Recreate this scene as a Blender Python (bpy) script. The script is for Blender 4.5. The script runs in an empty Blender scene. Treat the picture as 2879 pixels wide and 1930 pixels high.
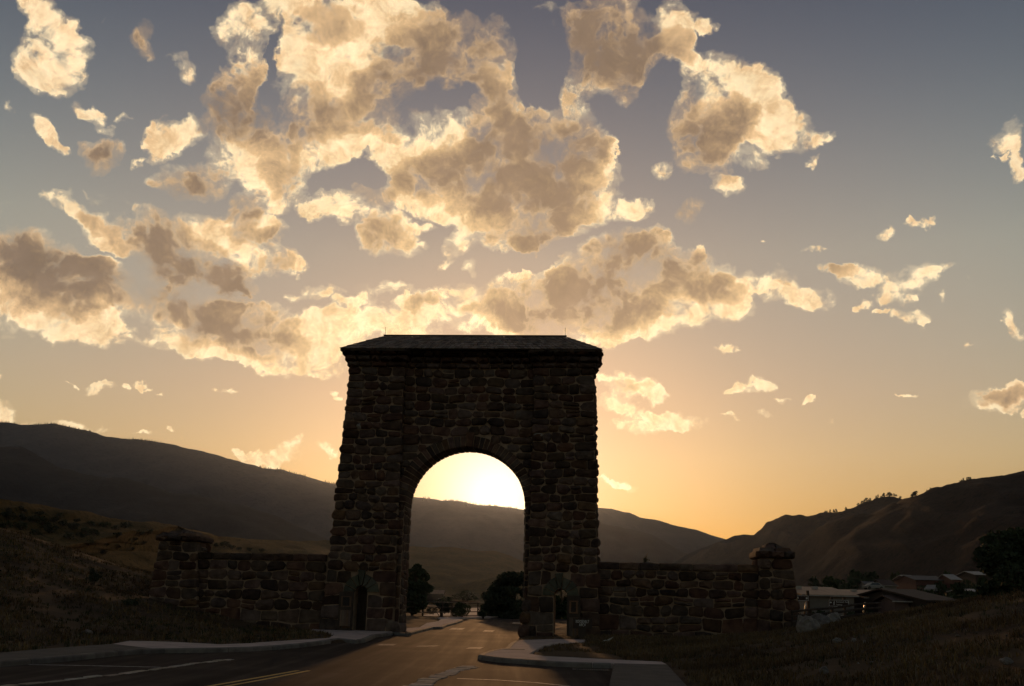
import bpy, bmesh, math, random
import numpy as np
from mathutils import Vector, Matrix, noise as mnoise

# ------------------------------------------------------------------ camera
PW, PH = 2879.0, 1930.0
FPX, HORIZON, ROLL, YAW, DIST, EYE = 2800.0, 1690.0, math.radians(1.35), math.radians(4.4), 50.0, 1.7
PITCH = math.atan((HORIZON - PH / 2) / FPX)
FW = np.array([0, math.cos(PITCH), math.sin(PITCH)])
_r0 = np.array([1.0, 0, 0]); _u0 = np.cross(_r0, FW)
RT = math.cos(ROLL) * _r0 + math.sin(ROLL) * _u0
UP = -math.sin(ROLL) * _r0 + math.cos(ROLL) * _u0
FT = np.array([math.cos(YAW), -math.sin(YAW), 0])      # along the arch facade, to the right
FN = np.array([math.sin(YAW), math.cos(YAW), 0])       # through the arch, away from the camera
CAMP = np.array([0, 0, EYE])

def ray(px, py):
    return FW + (px - PW / 2) / FPX * RT + (PH / 2 - py) / FPX * UP
def at_y(px, py, y):
    d = ray(px, py); t = y / d[1]; p = CAMP + d * t
    return Vector(p)
def at_z(px, py, z=0.0):
    d = ray(px, py); t = (z - EYE) / d[2]; p = CAMP + d * t
    return Vector(p)
def fac(px, py, off=0.0):
    d = ray(px, py); p0 = np.array([0, DIST, 0.0])
    t = ((p0 + FN * off - CAMP) @ FN) / (d @ FN); p = CAMP + d * t
    return (p - p0) @ FT, p[2]

S = bpy.context.scene
C = S.collection
cam_d = bpy.data.cameras.new('camera'); cam = bpy.data.objects.new('camera', cam_d); C.objects.link(cam)
cam_d.sensor_width = 36.0; cam_d.lens = FPX / PW * 36.0
cam_d.clip_start = 0.1; cam_d.clip_end = 60000
cam.matrix_world = Matrix(((RT[0], UP[0], -FW[0], CAMP[0]), (RT[1], UP[1], -FW[1], CAMP[1]), (RT[2], UP[2], -FW[2], CAMP[2]), (0, 0, 0, 1)))
S.camera = cam
S.render.resolution_x, S.render.resolution_y = 1024, 686
S.view_settings.view_transform = 'Standard'; S.view_settings.look = 'None'
S.view_settings.exposure = 0.0; S.view_settings.gamma = 1.0
S.view_settings.use_curve_mapping = False
S.render.engine = 'CYCLES'
S.cycles.use_denoising = True
S.cycles.use_adaptive_sampling = True; S.cycles.adaptive_threshold = 0.015; S.cycles.adaptive_min_samples = 12
S.cycles.use_adaptive_sampling = True; S.cycles.adaptive_threshold = 0.015; S.cycles.adaptive_min_samples = 12
S.cycles.max_bounces = 5; S.cycles.diffuse_bounces = 3; S.cycles.glossy_bounces = 2; S.cycles.volume_bounces = 1
S.cycles.transparent_max_bounces = 8

# ------------------------------------------------------------------ sun and sky
SUN_PX = (1396.0, 1401.0)                     # just above the crest of the far ridge, seen through the arch
sd = ray(*SUN_PX); sd = sd / np.linalg.norm(sd)
SUN_AZ, SUN_EL = math.atan2(sd[0], sd[1]), math.asin(sd[2])
sun_d = bpy.data.lights.new('sun', 'SUN'); sun_d.energy = 1.2; sun_d.angle = math.radians(1.2); sun_d.color = (1.0, 0.50, 0.20)
sun = bpy.data.objects.new('sun', sun_d); C.objects.link(sun)
sun.rotation_euler = Vector(-sd).to_track_quat('-Z', 'Y').to_euler()

world = bpy.data.worlds.new('World'); S.world = world; world.use_nodes = True
wt = world.node_tree; wn = wt.nodes; wl = wt.links; wn.clear()
world.cycles.sampling_method = 'MANUAL'; world.cycles.sample_map_resolution = 1024

def NODE(tree, kind, **kw):
    n = tree.nodes.new(kind)
    for k, v in kw.items(): setattr(n, k, v)
    return n
def put(tree, sock, val):
    if isinstance(val, bpy.types.NodeSocket): tree.links.new(val, sock)
    elif val is not None:
        sock.default_value = val
def M(op, a=None, b=None, c=None, clamp=False, tree=None):
    tree = tree or wt
    n = NODE(tree, 'ShaderNodeMath', operation=op, use_clamp=clamp)
    for s, v in zip(n.inputs, (a, b, c)): put(tree, s, v)
    return n.outputs[0]
def VM(op, a=None, b=None, c=None, tree=None):
    tree = tree or wt
    n = NODE(tree, 'ShaderNodeVectorMath', operation=op)
    for s, v in zip(n.inputs, (a, b, c)): put(tree, s, v)
    return n.outputs['Value'] if op in ('DOT_PRODUCT', 'LENGTH', 'DISTANCE') else n.outputs[0]
def RAMP(fac_, stops, tree=None, interp='LINEAR'):
    tree = tree or wt
    n = NODE(tree, 'ShaderNodeValToRGB'); r = n.color_ramp; r.interpolation = interp
    while len(r.elements) < len(stops): r.elements.new(0.5)
    for e, (p, c) in zip(r.elements, stops):
        e.position = p; e.color = (*c, 1) if len(c) == 3 else c
    put(tree, n.inputs[0], fac_)
    return n.outputs[0]
def SMOOTH(x, a, b, tree=None):
    tree = tree or wt
    n = NODE(tree, 'ShaderNodeMapRange', interpolation_type='SMOOTHSTEP')
    put(tree, n.inputs[0], x); put(tree, n.inputs[1], a); put(tree, n.inputs[2], b); n.inputs[3].default_value = 0; n.inputs[4].default_value = 1
    return n.outputs[0]
def MIX(f, a, b, tree=None, blend='MIX'):
    tree = tree or wt
    n = NODE(tree, 'ShaderNodeMix', data_type='RGBA', blend_type=blend)
    put(tree, n.inputs[0], f); put(tree, n.inputs[6], a if not isinstance(a, tuple) else (*a, 1)); put(tree, n.inputs[7], b if not isinstance(b, tuple) else (*b, 1))
    return n.outputs[2]
def NOISE(vec, scale, detail=4, rough=0.5, lac=2.0, tree=None, kind='ShaderNodeTexNoise', **kw):
    tree = tree or wt
    n = NODE(tree, kind, **kw)
    put(tree, n.inputs['Vector'], vec)
    for k, v in (('Scale', scale), ('Detail', detail), ('Roughness', rough), ('Lacunarity', lac)):
        if k in n.inputs: n.inputs[k].default_value = v
    return n

def lin(r, g, b):
    f = lambda c: (c / 255 / 12.92) if c / 255 <= 0.04045 else ((c / 255 + 0.055) / 1.055) ** 2.4
    return (f(r), f(g), f(b))

tc = NODE(wt, 'ShaderNodeTexCoord')
DIRV = VM('NORMALIZE', tc.outputs['Generated'])
sx = NODE(wt, 'ShaderNodeSeparateXYZ'); wl.new(DIRV, sx.inputs[0])
AZ = M('ARCTAN2', sx.outputs[0], sx.outputs[1]); EL = M('ARCSINE', sx.outputs[2])
SUNDOT = VM('DOT_PRODUCT', DIRV, tuple(sd))
SUNANG = M('ARCCOSINE', M('MINIMUM', SUNDOT, 0.999999))

sky = NODE(wt, 'ShaderNodeTexSky', sky_type='NISHITA', sun_disc=False, sun_elevation=SUN_EL, sun_rotation=SUN_AZ,
           altitude=1600, air_density=1.0, dust_density=1.5, ozone_density=1.5)
sky.air_density, sky.dust_density, sky.ozone_density = 2.0, 6.0, 2.5
# clear sky: white balance of the photograph, then the glow of the air round the sun
base = VM('MULTIPLY', sky.outputs[0], (0.86, 0.74, 0.79))
tint = RAMP(M('MULTIPLY', EL, 1 / 0.8), [(0.0, (0.55, 0.65, 0.72)), (0.11, (0.63, 0.73, 0.78)), (0.175, (0.77, 0.87, 0.92)), (0.25, (0.83, 0.90, 0.93)), (0.42, (0.88, 0.97, 0.92)), (0.73, (0.57, 0.57, 0.585)), (1.0, (0.50, 0.50, 0.53))])
se = M('EXPONENT', M('DIVIDE', SUNANG, -math.radians(11.0)))
sunf = VM('MULTIPLY_ADD', (-0.86, -0.78, -0.48), se, (1, 1, 1))
base = VM('MULTIPLY', VM('MULTIPLY', base, tint), sunf)
wide = M('MULTIPLY', SMOOTH(SUNANG, math.radians(14), math.radians(33)), SMOOTH(EL, 0.60, 0.30))
base = VM('MULTIPLY', base, VM('MULTIPLY_ADD', (0.50, 0.34, 0.17), wide, (1, 1, 1)))
g1 = M('EXPONENT', M('MULTIPLY', M('POWER', M('DIVIDE', SUNANG, math.radians(2.9)), 1.6), -1.0))
g2 = M('EXPONENT', M('DIVIDE', SUNANG, -math.radians(9.0)))
glow = VM('ADD', VM('SCALE', (1.0, 0.86, 0.60)), VM('SCALE', (1.0, 0.66, 0.30)))
glow.node.inputs[0].links[0].from_node.inputs['Scale'].default_value = 1.0
wl.new(M('MULTIPLY', g1, 11.0), glow.node.inputs[0].links[0].from_node.inputs['Scale'])
wl.new(M('MULTIPLY', g2, 0.15), glow.node.inputs[1].links[0].from_node.inputs['Scale'])
base = VM('ADD', base, glow)

# ---- clouds: cover built from soft puffs placed by azimuth and elevation, broken up by noise
CP = NODE(wt, 'ShaderNodeCombineXYZ'); wl.new(AZ, CP.inputs[0]); wl.new(EL, CP.inputs[1])
w1 = NOISE(DIRV, 9.0, 5, 0.55).outputs['Color']
warp = VM('MULTIPLY', VM('SUBTRACT', w1, (0.5, 0.5, 0.5)), (0.075, 0.06, 0.0))
w2 = NOISE(DIRV, 38.0, 4, 0.62).outputs['Color']
warp2 = VM('MULTIPLY', VM('SUBTRACT', w2, (0.5, 0.5, 0.5)), (0.042, 0.030, 0.0))
CPW = VM('ADD', VM('ADD', CP.outputs[0], warp), warp2)

def ae(px, py):
    d = ray(px, py); d = d / np.linalg.norm(d)
    return math.atan2(d[0], d[1]), math.asin(d[2])
def prep(lst, grow):
    out = []
    for (x, y, rx, ry, *more) in lst:
        rot = more[0] if more else 0.0; st = more[1] if len(more) > 1 else 1.0
        k = PW / 2339.0; x, y, rx, ry = x * k, y * k, rx * k * grow, ry * k * grow
        a, e = ae(x, y); a1, e1 = ae(x + 1, y); a2, e2 = ae(x, y + 1)
        out.append((a, e, rx * math.hypot(a1 - a, e1 - e), ry * math.hypot(a2 - a, e2 - e), -math.radians(rot) - ROLL, st))
    return out
CPH = NODE(wt, 'ShaderNodeCombineXYZ'); CPH.inputs[2].default_value = 1.0
_sp = NODE(wt, 'ShaderNodeSeparateXYZ'); wl.new(CPW, _sp.inputs[0]); wa, we = _sp.outputs[0], _sp.outputs[1]
wl.new(wa, CPH.inputs[0]); wl.new(we, CPH.inputs[1]); CPH = CPH.outputs[0]
CPQ = NODE(wt, 'ShaderNodeCombineXYZ'); wl.new(M('MULTIPLY', wa, wa), CPQ.inputs[0]); wl.new(M('MULTIPLY', wa, we), CPQ.inputs[1]); wl.new(M('MULTIPLY', we, we), CPQ.inputs[2]); CPQ = CPQ.outputs[0]
def puffs(lst, acc=None):
    """sum of st * max(0, 1 - r^2) over soft elliptical puffs"""
    for (a, e, rx, ry, rot, st) in lst:
        c, s_ = math.cos(rot), math.sin(rot)
        p = np.array([c, s_, -(c * a + s_ * e)]) / rx; q = np.array([-s_, c, (s_ * a - c * e)]) / ry
        # r^2 - 1 as a quadratic form in (az, el)
        quad = (p[0] ** 2 + q[0] ** 2, 2 * (p[0] * p[1] + q[0] * q[1]), p[1] ** 2 + q[1] ** 2)
        line = (2 * (p[0] * p[2] + q[0] * q[2]), 2 * (p[1] * p[2] + q[1] * q[2]), p[2] ** 2 + q[2] ** 2 - 1)
        r2 = M('ADD', VM('DOT_PRODUCT', CPQ, quad), VM('DOT_PRODUCT', CPH, line))
        acc = M('MULTIPLY_ADD', M('MINIMUM', r2, 0.0), -st, acc if acc is not None else 0.0)
    return acc

COVER = [
 (608,150,15,110,12,-.8),(835,372,40,40,0,-.6),(1502,185,50,55,0,-.8),
 # clear gaps between neighbouring clouds
 (1040,232,80,26,-15,-.7),(1245,130,42,100,5,-1.0),(640,560,30,60,0,-.5),(745,580,60,70,0,-.9),(470,660,110,16,5,-.5),(300,300,60,50,0,-.6),(1480,300,60,110,0,-.8),(1180,590,130,22,-10,-.8),(330,420,90,24,0,-.5),(800,600,50,40,0,-.5),(200,560,30,40,0,-.3),
 # upper left
 (120,150,80,66,20),(110,100,55,50,20),(95,60,46,58,25),(135,85,36,42),(65,12,20,20),(150,190,45,32),(175,140,35,40),
 (82,300,34,20,20),(120,325,42,18,15),(225,260,50,16,10),(262,310,34,40,40),(235,345,45,48,0,.8),(300,268,22,12),(10,252,14,22),(318,348,16,10,-30),
 (345,85,30,42,0,.45),(425,140,30,32,0,.5),(205,440,26,6,10,.6),
 # column
 (552,55,48,58),(565,165,42,60),(540,215,62,80),(550,330,85,75),(420,285,72,30,-35),(372,325,40,28,-30),(590,395,70,45),(395,400,45,40,30,.7),(455,410,50,40,-20,.8),(545,465,40,32,0,.75),
 # big top middle
 (690,95,80,70),(745,165,110,95),(740,30,60,36),(840,110,85,110),(890,55,90,60),(965,75,95,55),(1060,130,125,85,-10),(950,200,110,55,-15),(760,265,120,75),(690,335,105,60,-25),(640,425,70,50,-35),(830,285,75,55),(890,320,36,60,20),(1140,170,50,50,0,.7),(640,15,50,30,0,.7),
 # top right of middle
 (1385,60,90,95),(1440,150,120,60,-15),(1330,140,60,80,0,.8),(1535,65,50,85,12),(1612,50,24,20),(1580,95,22,18,0,.6),(1290,25,60,40,0,.6),
 # centre
 (1150,270,55,70),(1010,305,75,48),(955,345,60,40),(1200,380,205,105),(1290,300,75,65),(1340,350,62,85),(1385,330,25,30),(1050,410,150,70),(960,435,75,40),(1190,480,150,80),(1330,460,75,55),(1215,545,90,40),(1425,475,55,24,-5),(1282,215,40,22,40,.9),(1150,218,28,20,0,.8),(1085,480,60,40),
 # right
 (1570,155,55,42,15),(1640,190,80,70),(1700,240,95,75),(1765,235,55,65,25),(1610,340,62,55,0,1),(1650,290,90,60),(1790,310,75,42,10),(1865,315,42,20,0,.9),(1545,260,45,60,0,.6),(1518,380,28,26),(1652,420,30,22,30),(1855,380,14,18),(1578,480,46,22,-30,.8),(1720,370,40,26,0,.5),
 (2312,305,42,32),(2328,352,22,40,15),(2290,345,12,10),(2328,728,22,34),
 # left middle
 (135,465,55,24,18),(185,490,45,26,10),(225,525,52,34),(260,550,40,20),(75,590,160,60,8),(150,650,165,70),(40,665,90,65),(235,625,65,45),(150,735,150,40,6),(260,745,40,28,10),(310,788,55,14),(200,775,70,18,12),(60,730,70,30),(300,760,22,10),
 (355,520,75,50,10),(400,560,100,52),(490,530,95,42),(590,520,68,34,12),(560,590,85,30,12),(650,600,60,30,12),(690,620,30,20),(430,630,110,42,10,.9),(520,640,70,26,0,.8),(560,663,22,10,0,.7),
 (365,690,105,34,12),(450,735,120,45,8),(560,735,90,52,10),(660,755,70,44),(720,790,100,38),(460,795,120,26,3),(580,820,180,22,4),(640,852,60,16),(820,750,90,36,-5),(700,740,60,25),(880,770,100,24),
 # small middle
 (758,480,72,34,-8),(700,485,28,16),(880,520,62,60,20),(890,560,72,40,20),(950,520,26,16),(850,440,45,25,0,.6),(730,672,38,24,-15),(660,680,26,9,0,.6),(800,688,40,18,-25),(862,662,30,12,0,.8),(985,490,40,18,15),(1000,608,30,9,-38,.9),(1078,605,32,20,-30),(1090,520,55,34,-30,.6),(1040,560,40,22,-40,.6),(965,570,22,12,0,.8),(1195,610,30,12,-10,.8),
 (960,698,55,26,-20),(1000,680,30,16),(905,700,30,18),(1065,690,55,36,-10),(1010,735,110,30),(1140,700,80,32),(1170,620,45,16,-15,.8),(1140,650,40,20,0,.6),
 (1360,610,110,52,-20),(1440,570,90,45),(1490,550,45,30),(1290,670,180,62,-8),(1250,725,160,38),(1560,620,85,58,8),(1600,580,24,20),(1655,650,75,42,10),(1530,695,160,46,-3),(1440,750,140,28,-4),(1370,775,80,16),(1640,715,80,26,-8),(1200,750,100,20),
 (1775,640,46,34),(1825,675,75,28,8),(1870,690,34,14,15),(1905,605,38,16,15),(1955,628,55,24,10),(2030,670,36,30),(2070,640,52,26,-20),(2125,625,40,11,-10),(2035,695,30,14),(1968,702,18,12),(2060,732,34,14),(2135,685,14,12),(2010,722,20,6),
 (2018,546,26,13,-20),(2108,522,30,6,-12,.8),(1858,562,20,7,-30,.8),(1740,535,10,4),
 # right of the arch
 (1655,800,30,9,-15),(1440,880,44,26,10),(1490,890,40,14),(1400,860,30,14),(1440,925,60,18,8),(1515,945,85,20,12),(1480,965,50,14),(1690,885,36,14,-10),(1742,868,26,13),(1850,910,24,8,-10),(1775,902,17,6),(1660,955,18,5),(1740,935,22,6),(1370,935,14,16),(1410,1103,55,8),(2070,903,12,4),(2200,772,14,4,-8),
 (2255,903,95,24,-3),(2290,885,50,16),(2325,935,22,8),
 # low over the mountains, left
 (235,885,30,8),(295,887,18,6),(345,892,20,7),(375,905,10,4),(500,905,22,6),(168,882,12,4),(12,930,34,34),(130,955,60,17),(185,972,45,14,15),(60,958,34,12),(8,835,24,14),(15,852,10,8),(390,1008,10,8),(320,1003,16,5),(575,1043,55,12,5),(650,1035,34,24,-20),(630,1055,50,12),(750,1048,28,16),(775,908,16,8),(780,925,10,8),
]
DARK = [
 (540,215,70,70),(500,240,40,50),(610,270,90,60,0,.8),(640,400,50,40,0,.5),(1050,130,140,95,-15),(930,220,120,55,-15),(720,260,60,50,0,.7),(1380,70,85,95),(1420,150,130,65,-10),(1330,60,60,90),(760,60,60,30,0,.4),
 (1150,290,60,60),(1020,380,110,40,-15,.9),(1200,390,130,80),(1280,320,80,60),(1330,330,50,50,0,.6),(1220,480,110,70),(1120,440,120,40,0,.8),(1220,545,80,35,0,.8),
 (1600,350,65,55),(1560,280,60,50,0,.8),(1670,280,50,40,0,.8),(1578,480,50,30,-30,1.2),(1840,300,30,20,0,.3),
 (235,350,50,45,0,1.2),(400,420,50,40,0,.9),(455,410,50,40,0,.9),(545,465,40,32,0,1),(345,90,40,50,0,1),(210,500,30,20,0,.4),
 (60,580,170,50,8,1.3),(130,640,120,50,0,.8),(250,640,60,40,0,.9),(30,700,40,20,0,.3),(150,690,60,30,0,.6),
 (350,530,75,60,0,1.1),(400,590,90,40,0,.9),(590,540,60,25,0,.7),(440,640,110,40,0,1.2),(530,640,60,25,0,1),(620,610,40,20,0,.5),
 (370,690,110,36,10,1.2),(470,735,60,40,0,.6),(560,740,75,55,10,1),(640,780,40,20,0,.4),
 (870,540,50,45,20,.7),(850,440,45,25,0,.9),(955,705,34,20,0,.7),
 (1370,620,110,50,-20),(1450,570,80,45,0,1),(1280,680,150,50,-8),(1250,725,140,26,0,.8),(1560,620,75,45,8,1),(1430,680,80,60,-20,.9),(1640,660,40,25,0,.4),(1500,700,60,20,0,.4),
 (1900,600,40,20,0,.5),(1800,625,30,20,0,.4),(2260,895,70,14,0,.5),(1430,885,30,12,0,.4),(60,960,50,14,0,.6),
]
COVER, DARK = prep(COVER, 1.25), prep(DARK, 1.5)

# fine structure: billows (inverted cells) and fractal noise
wv = VM('MULTIPLY_ADD', VM('SUBTRACT', NOISE(DIRV, 20.0, 3, 0.55).outputs['Color'], (0.5, 0.5, 0.5)), (0.035, 0.035, 0.035), DIRV)
n0 = NOISE(wv, 24.0, 8, 0.68).outputs['Fac']
n1 = NOISE(VM('ADD', wv, tuple(Vector((sd[0], sd[1], sd[2])) * 0.006)), 24.0, 5, 0.64).outputs['Fac']
n2 = NOISE(wv, 34.0, 4, 0.6).outputs['Fac']
v0 = NOISE(wv, 22.0, 2.5, 0.6, 2.3, kind='ShaderNodeTexVoronoi', feature='F1').outputs['Distance']
tn = M('MULTIPLY', M('SUBTRACT', M('MULTIPLY_ADD', v0, -0.40, n0), 0.22), 1.0)
relief = M('MULTIPLY', M('SUBTRACT', n0, n1), -2.0)

near = M('EXPONENT', M('DIVIDE', SUNANG, -math.radians(22.0)))
away = SMOOTH(SUNANG, 0.75, 1.9)
lit = VM('ADD', lin(228, 186, 142), VM('SCALE', (0.5, 0.36, 0.10)))
wl.new(near, lit.node.inputs[1].links[0].from_node.inputs['Scale'])
rim = VM('ADD', tuple(1.10 * c for c in lin(255, 230, 188)), VM('SCALE', (0.5, 0.38, 0.14)))
wl.new(near, rim.node.inputs[1].links[0].from_node.inputs['Scale'])
drk = VM('ADD', lin(96, 87, 82), VM('SCALE', (0.52, 0.30, 0.12)))
wl.new(near, drk.node.inputs[1].links[0].from_node.inputs['Scale'])
# away from the sun all clouds lose light
rim = MIX(away, rim, lin(110, 98, 90))
lit = MIX(away, lit, lin(94, 84, 78))
drk = MIX(away, drk, lin(68, 64, 64))
SKYGAIN = 0.15

def sky_closure(B, K):
    Bs = M('SUBTRACT', 1.0, M('EXPONENT', M('MULTIPLY', B, -1.6)))
    Ks = M('SUBTRACT', 1.0, M('EXPONENT', M('MULTIPLY', K, -1.7)))
    dens = M('ADD', M('MULTIPLY_ADD', Bs, 1.30, -0.33), M('MULTIPLY', tn, 1.95))
    alpha = SMOOTH(dens, -0.05, M('MULTIPLY_ADD', Ks, 0.22, 0.40))
    alpha = M('MAXIMUM', alpha, M('MULTIPLY', SMOOTH(M('MULTIPLY_ADD', n0, 0.9, dens), -0.05, 0.75), M('MULTIPLY', SMOOTH(B, 0.03, 0.25), 0.30)))
    body = SMOOTH(dens, 0.04, 0.62)
    # thick parts go grey brown, thin rims stay golden; soft billows modulate both
    shade = M('MULTIPLY', M('MULTIPLY_ADD', Ks, 1.12, 0.12), M('MAXIMUM', body, M('MULTIPLY', M('MULTIPLY', Ks, Ks), 0.85)))
    shade = M('ADD', shade, M('MULTIPLY', M('SUBTRACT', n2, 0.5), 0.42))
    shade = M('ADD', shade, relief)
    f1 = SMOOTH(shade, -0.20, 0.40); f2 = SMOOTH(shade, 0.02, 1.25)
    ccol = MIX(f2, MIX(f1, rim, lit), drk)
    cs = VM('SCALE', ccol); wl.new(M('MULTIPLY_ADD', M('SUBTRACT', n2, n0), 0.55, 1.0), cs.node.inputs['Scale']); ccol = cs
    cl = VM('SCALE', ccol); cl.node.inputs['Scale'].default_value = 1.0 / SKYGAIN
    col = MIX(M('MULTIPLY', alpha, 0.97), base, cl)
    bg = NODE(wt, 'ShaderNodeBackground'); wl.new(col, bg.inputs[0]); bg.inputs[1].default_value = SKYGAIN
    return bg.outputs[0]

def switch(x, thr, lo, hi):
    m = NODE(wt, 'ShaderNodeMixShader'); wl.new(M('GREATER_THAN', x, thr), m.inputs[0]); wl.new(lo, m.inputs[1]); wl.new(hi, m.inputs[2])
    return m.outputs[0]

frag = SMOOTH(NOISE(VM('MULTIPLY', DIRV, (1, 1, 1.9)), 11.0, 5, 0.6).outputs['Fac'], 0.52, 0.70)
band = M('MULTIPLY', M('MULTIPLY', SMOOTH(EL, 0.15, 0.22), SMOOTH(EL, 0.48, 0.34)), M('MULTIPLY', SMOOTH(AZ, 0.32, 0.05), SMOOTH(AZ, -0.66, -0.5)))
front = sky_closure(M('MULTIPLY_ADD', M('MULTIPLY', frag, band), 0.42, puffs(COVER)), puffs(DARK))
# elsewhere in the sky the same scattered cloud goes on, from noise alone
nb = NOISE(VM('MULTIPLY', DIRV, (1, 1, 2.2)), 3.4, 3, 0.5).outputs['Fac']
mask = M('MAXIMUM', SMOOTH(M('ABSOLUTE', AZ), 0.62, 0.75), SMOOTH(EL, 0.76, 0.85))
fb = M('MULTIPLY', M('MULTIPLY', SMOOTH(nb, 0.48, 0.66), mask), SMOOTH(EL, 0.0, 0.12))
rest = sky_closure(fb, fb)
wo = NODE(wt, 'ShaderNodeOutputWorld')
wl.new(switch(M('MAXIMUM', M('MULTIPLY', M('ABSOLUTE', AZ), 1 / 0.75), M('MULTIPLY', EL, 1 / 0.85)), 1.0, front, rest), wo.inputs[0])

# ------------------------------------------------------------------ helpers
R = random.Random(7)
NP = np.random.default_rng(11)
def fbm(x, y, scale, octv=4, seed=0.0):
    return mnoise.fractal(Vector((x * scale + seed, y * scale - seed * 1.7, seed * 0.37)), 0.9, 2.0, octv)

def material(name, c1, c2, scale=4.0, rough=0.9, bump=0.0, detail=5, spread=None, objvar=0.0, island=False, spec=0.3, stretch=(1, 1, 1), bscale=None, world_pos=False):
    """two base colours broken up by noise, with relief; objvar darkens or lightens each object (or island) as a whole"""
    m = bpy.data.materials.new(name); m.use_nodes = True
    t = m.node_tree; b = t.nodes['Principled BSDF']
    b.inputs['Roughness'].default_value = rough; b.inputs['Specular IOR Level'].default_value = spec
    if world_pos: v = NODE(t, 'ShaderNodeNewGeometry').outputs['Position']
    else: v = NODE(t, 'ShaderNodeTexCoord').outputs['Object']
    v = VM('MULTIPLY', v, stretch, tree=t)
    n = NOISE(v, scale, detail, 0.6, tree=t)
    f = RAMP(n.outputs['Fac'], spread or [(0.35, (0, 0, 0)), (0.65, (1, 1, 1))], tree=t)
    col = MIX(f, c1, c2, tree=t)
    if objvar:
        if island: rnd = NODE(t, 'ShaderNodeNewGeometry').outputs['Random Per Island']
        else: rnd = NODE(t, 'ShaderNodeObjectInfo').outputs['Random']
        hs = NODE(t, 'ShaderNodeHueSaturation'); put(t, hs.inputs['Color'], col)
        put(t, hs.inputs['Value'], M('MULTIPLY_ADD', rnd, objvar * 2, 1 - objvar, tree=t))
        r2 = M('FRACT', M('MULTIPLY', rnd, 7.31, tree=t), tree=t)
        put(t, hs.inputs['Hue'], M('MULTIPLY_ADD', r2, 0.028, 0.488, tree=t))
        put(t, hs.inputs['Saturation'], M('MULTIPLY_ADD', M('FRACT', M('MULTIPLY', rnd, 13.7, tree=t), tree=t), 0.45, 0.62, tree=t))
        col = hs.outputs[0]
    put(t, b.inputs['Base Color'], col)
    if bump:
        n2 = NOISE(v, bscale or scale * 3, 6, 0.65, tree=t)
        bp = NODE(t, 'ShaderNodeBump'); bp.inputs['Strength'].default_value = min(1.0, bump); bp.inputs['Distance'].default_value = 0.05 * max(1, bump)
        put(t, bp.inputs['Height'], n2.outputs['Fac']); put(t, b.inputs['Normal'], bp.outputs[0])
    return m

def obj(name, verts, faces, mat, parent=None, loc=None, smooth=False):
    me = bpy.data.meshes.new(name); me.from_pydata([tuple(v) for v in verts], [], faces)
    if smooth: me.polygons.foreach_set('use_smooth', [True] * len(me.polygons))
    if mat: me.materials.append(mat)
    me.update()
    o = bpy.data.objects.new(name, me); C.objects.link(o)
    if loc is not None: o.location = loc
    if parent is not None: o.parent = parent
    return o
def bm_obj(name, bm, mat, parent=None, loc=None, smooth=False):
    me = bpy.data.meshes.new(name); bm.to_mesh(me); bm.free()
    if smooth: me.polygons.foreach_set('use_smooth', [True] * len(me.polygons))
    if mat: me.materials.append(mat)
    o = bpy.data.objects.new(name, me); C.objects.link(o)
    if loc is not None: o.location = loc
    if parent is not None: o.parent = parent
    return o
def big(name, V, Q, mat, parent=None, smooth=True):
    """numpy arrays to a mesh; Q is an (n, 3 or 4) index array"""
    me = bpy.data.meshes.new(name); k = Q.shape[1]
    me.vertices.add(len(V)); me.vertices.foreach_set('co', np.asarray(V, np.float32).ravel())
    me.loops.add(Q.size); me.loops.foreach_set('vertex_index', Q.astype(np.int32).ravel())
    me.polygons.add(len(Q)); me.polygons.foreach_set('loop_start', np.arange(0, Q.size, k, dtype=np.int32))
    me.polygons.foreach_set('use_smooth', np.full(len(Q), smooth))
    me.update(calc_edges=True); me.validate()
    if mat: me.materials.append(mat)
    o = bpy.data.objects.new(name, me); C.objects.link(o)
    if parent is not None: o.parent = parent
    return o
def tag(o, label=None, cat=None, group=None, kind=None):
    if label: o['label'] = label
    if cat: o['category'] = cat
    if group: o['group'] = group
    if kind: o['kind'] = kind
    return o
def thing(name, label, cat, loc=(0, 0, 0), rz=0.0, group=None):
    o = bpy.data.objects.new(name, None); C.objects.link(o); o.empty_display_size = 0.2
    o.location = loc; o.rotation_euler = (0, 0, rz)
    return tag(o, label, cat, group)
def copy_tree(o, parent=None):
    c = o.copy(); C.objects.link(c); c.parent = parent
    for ch in list(o.children): copy_tree(ch, c)
    return c
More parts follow.
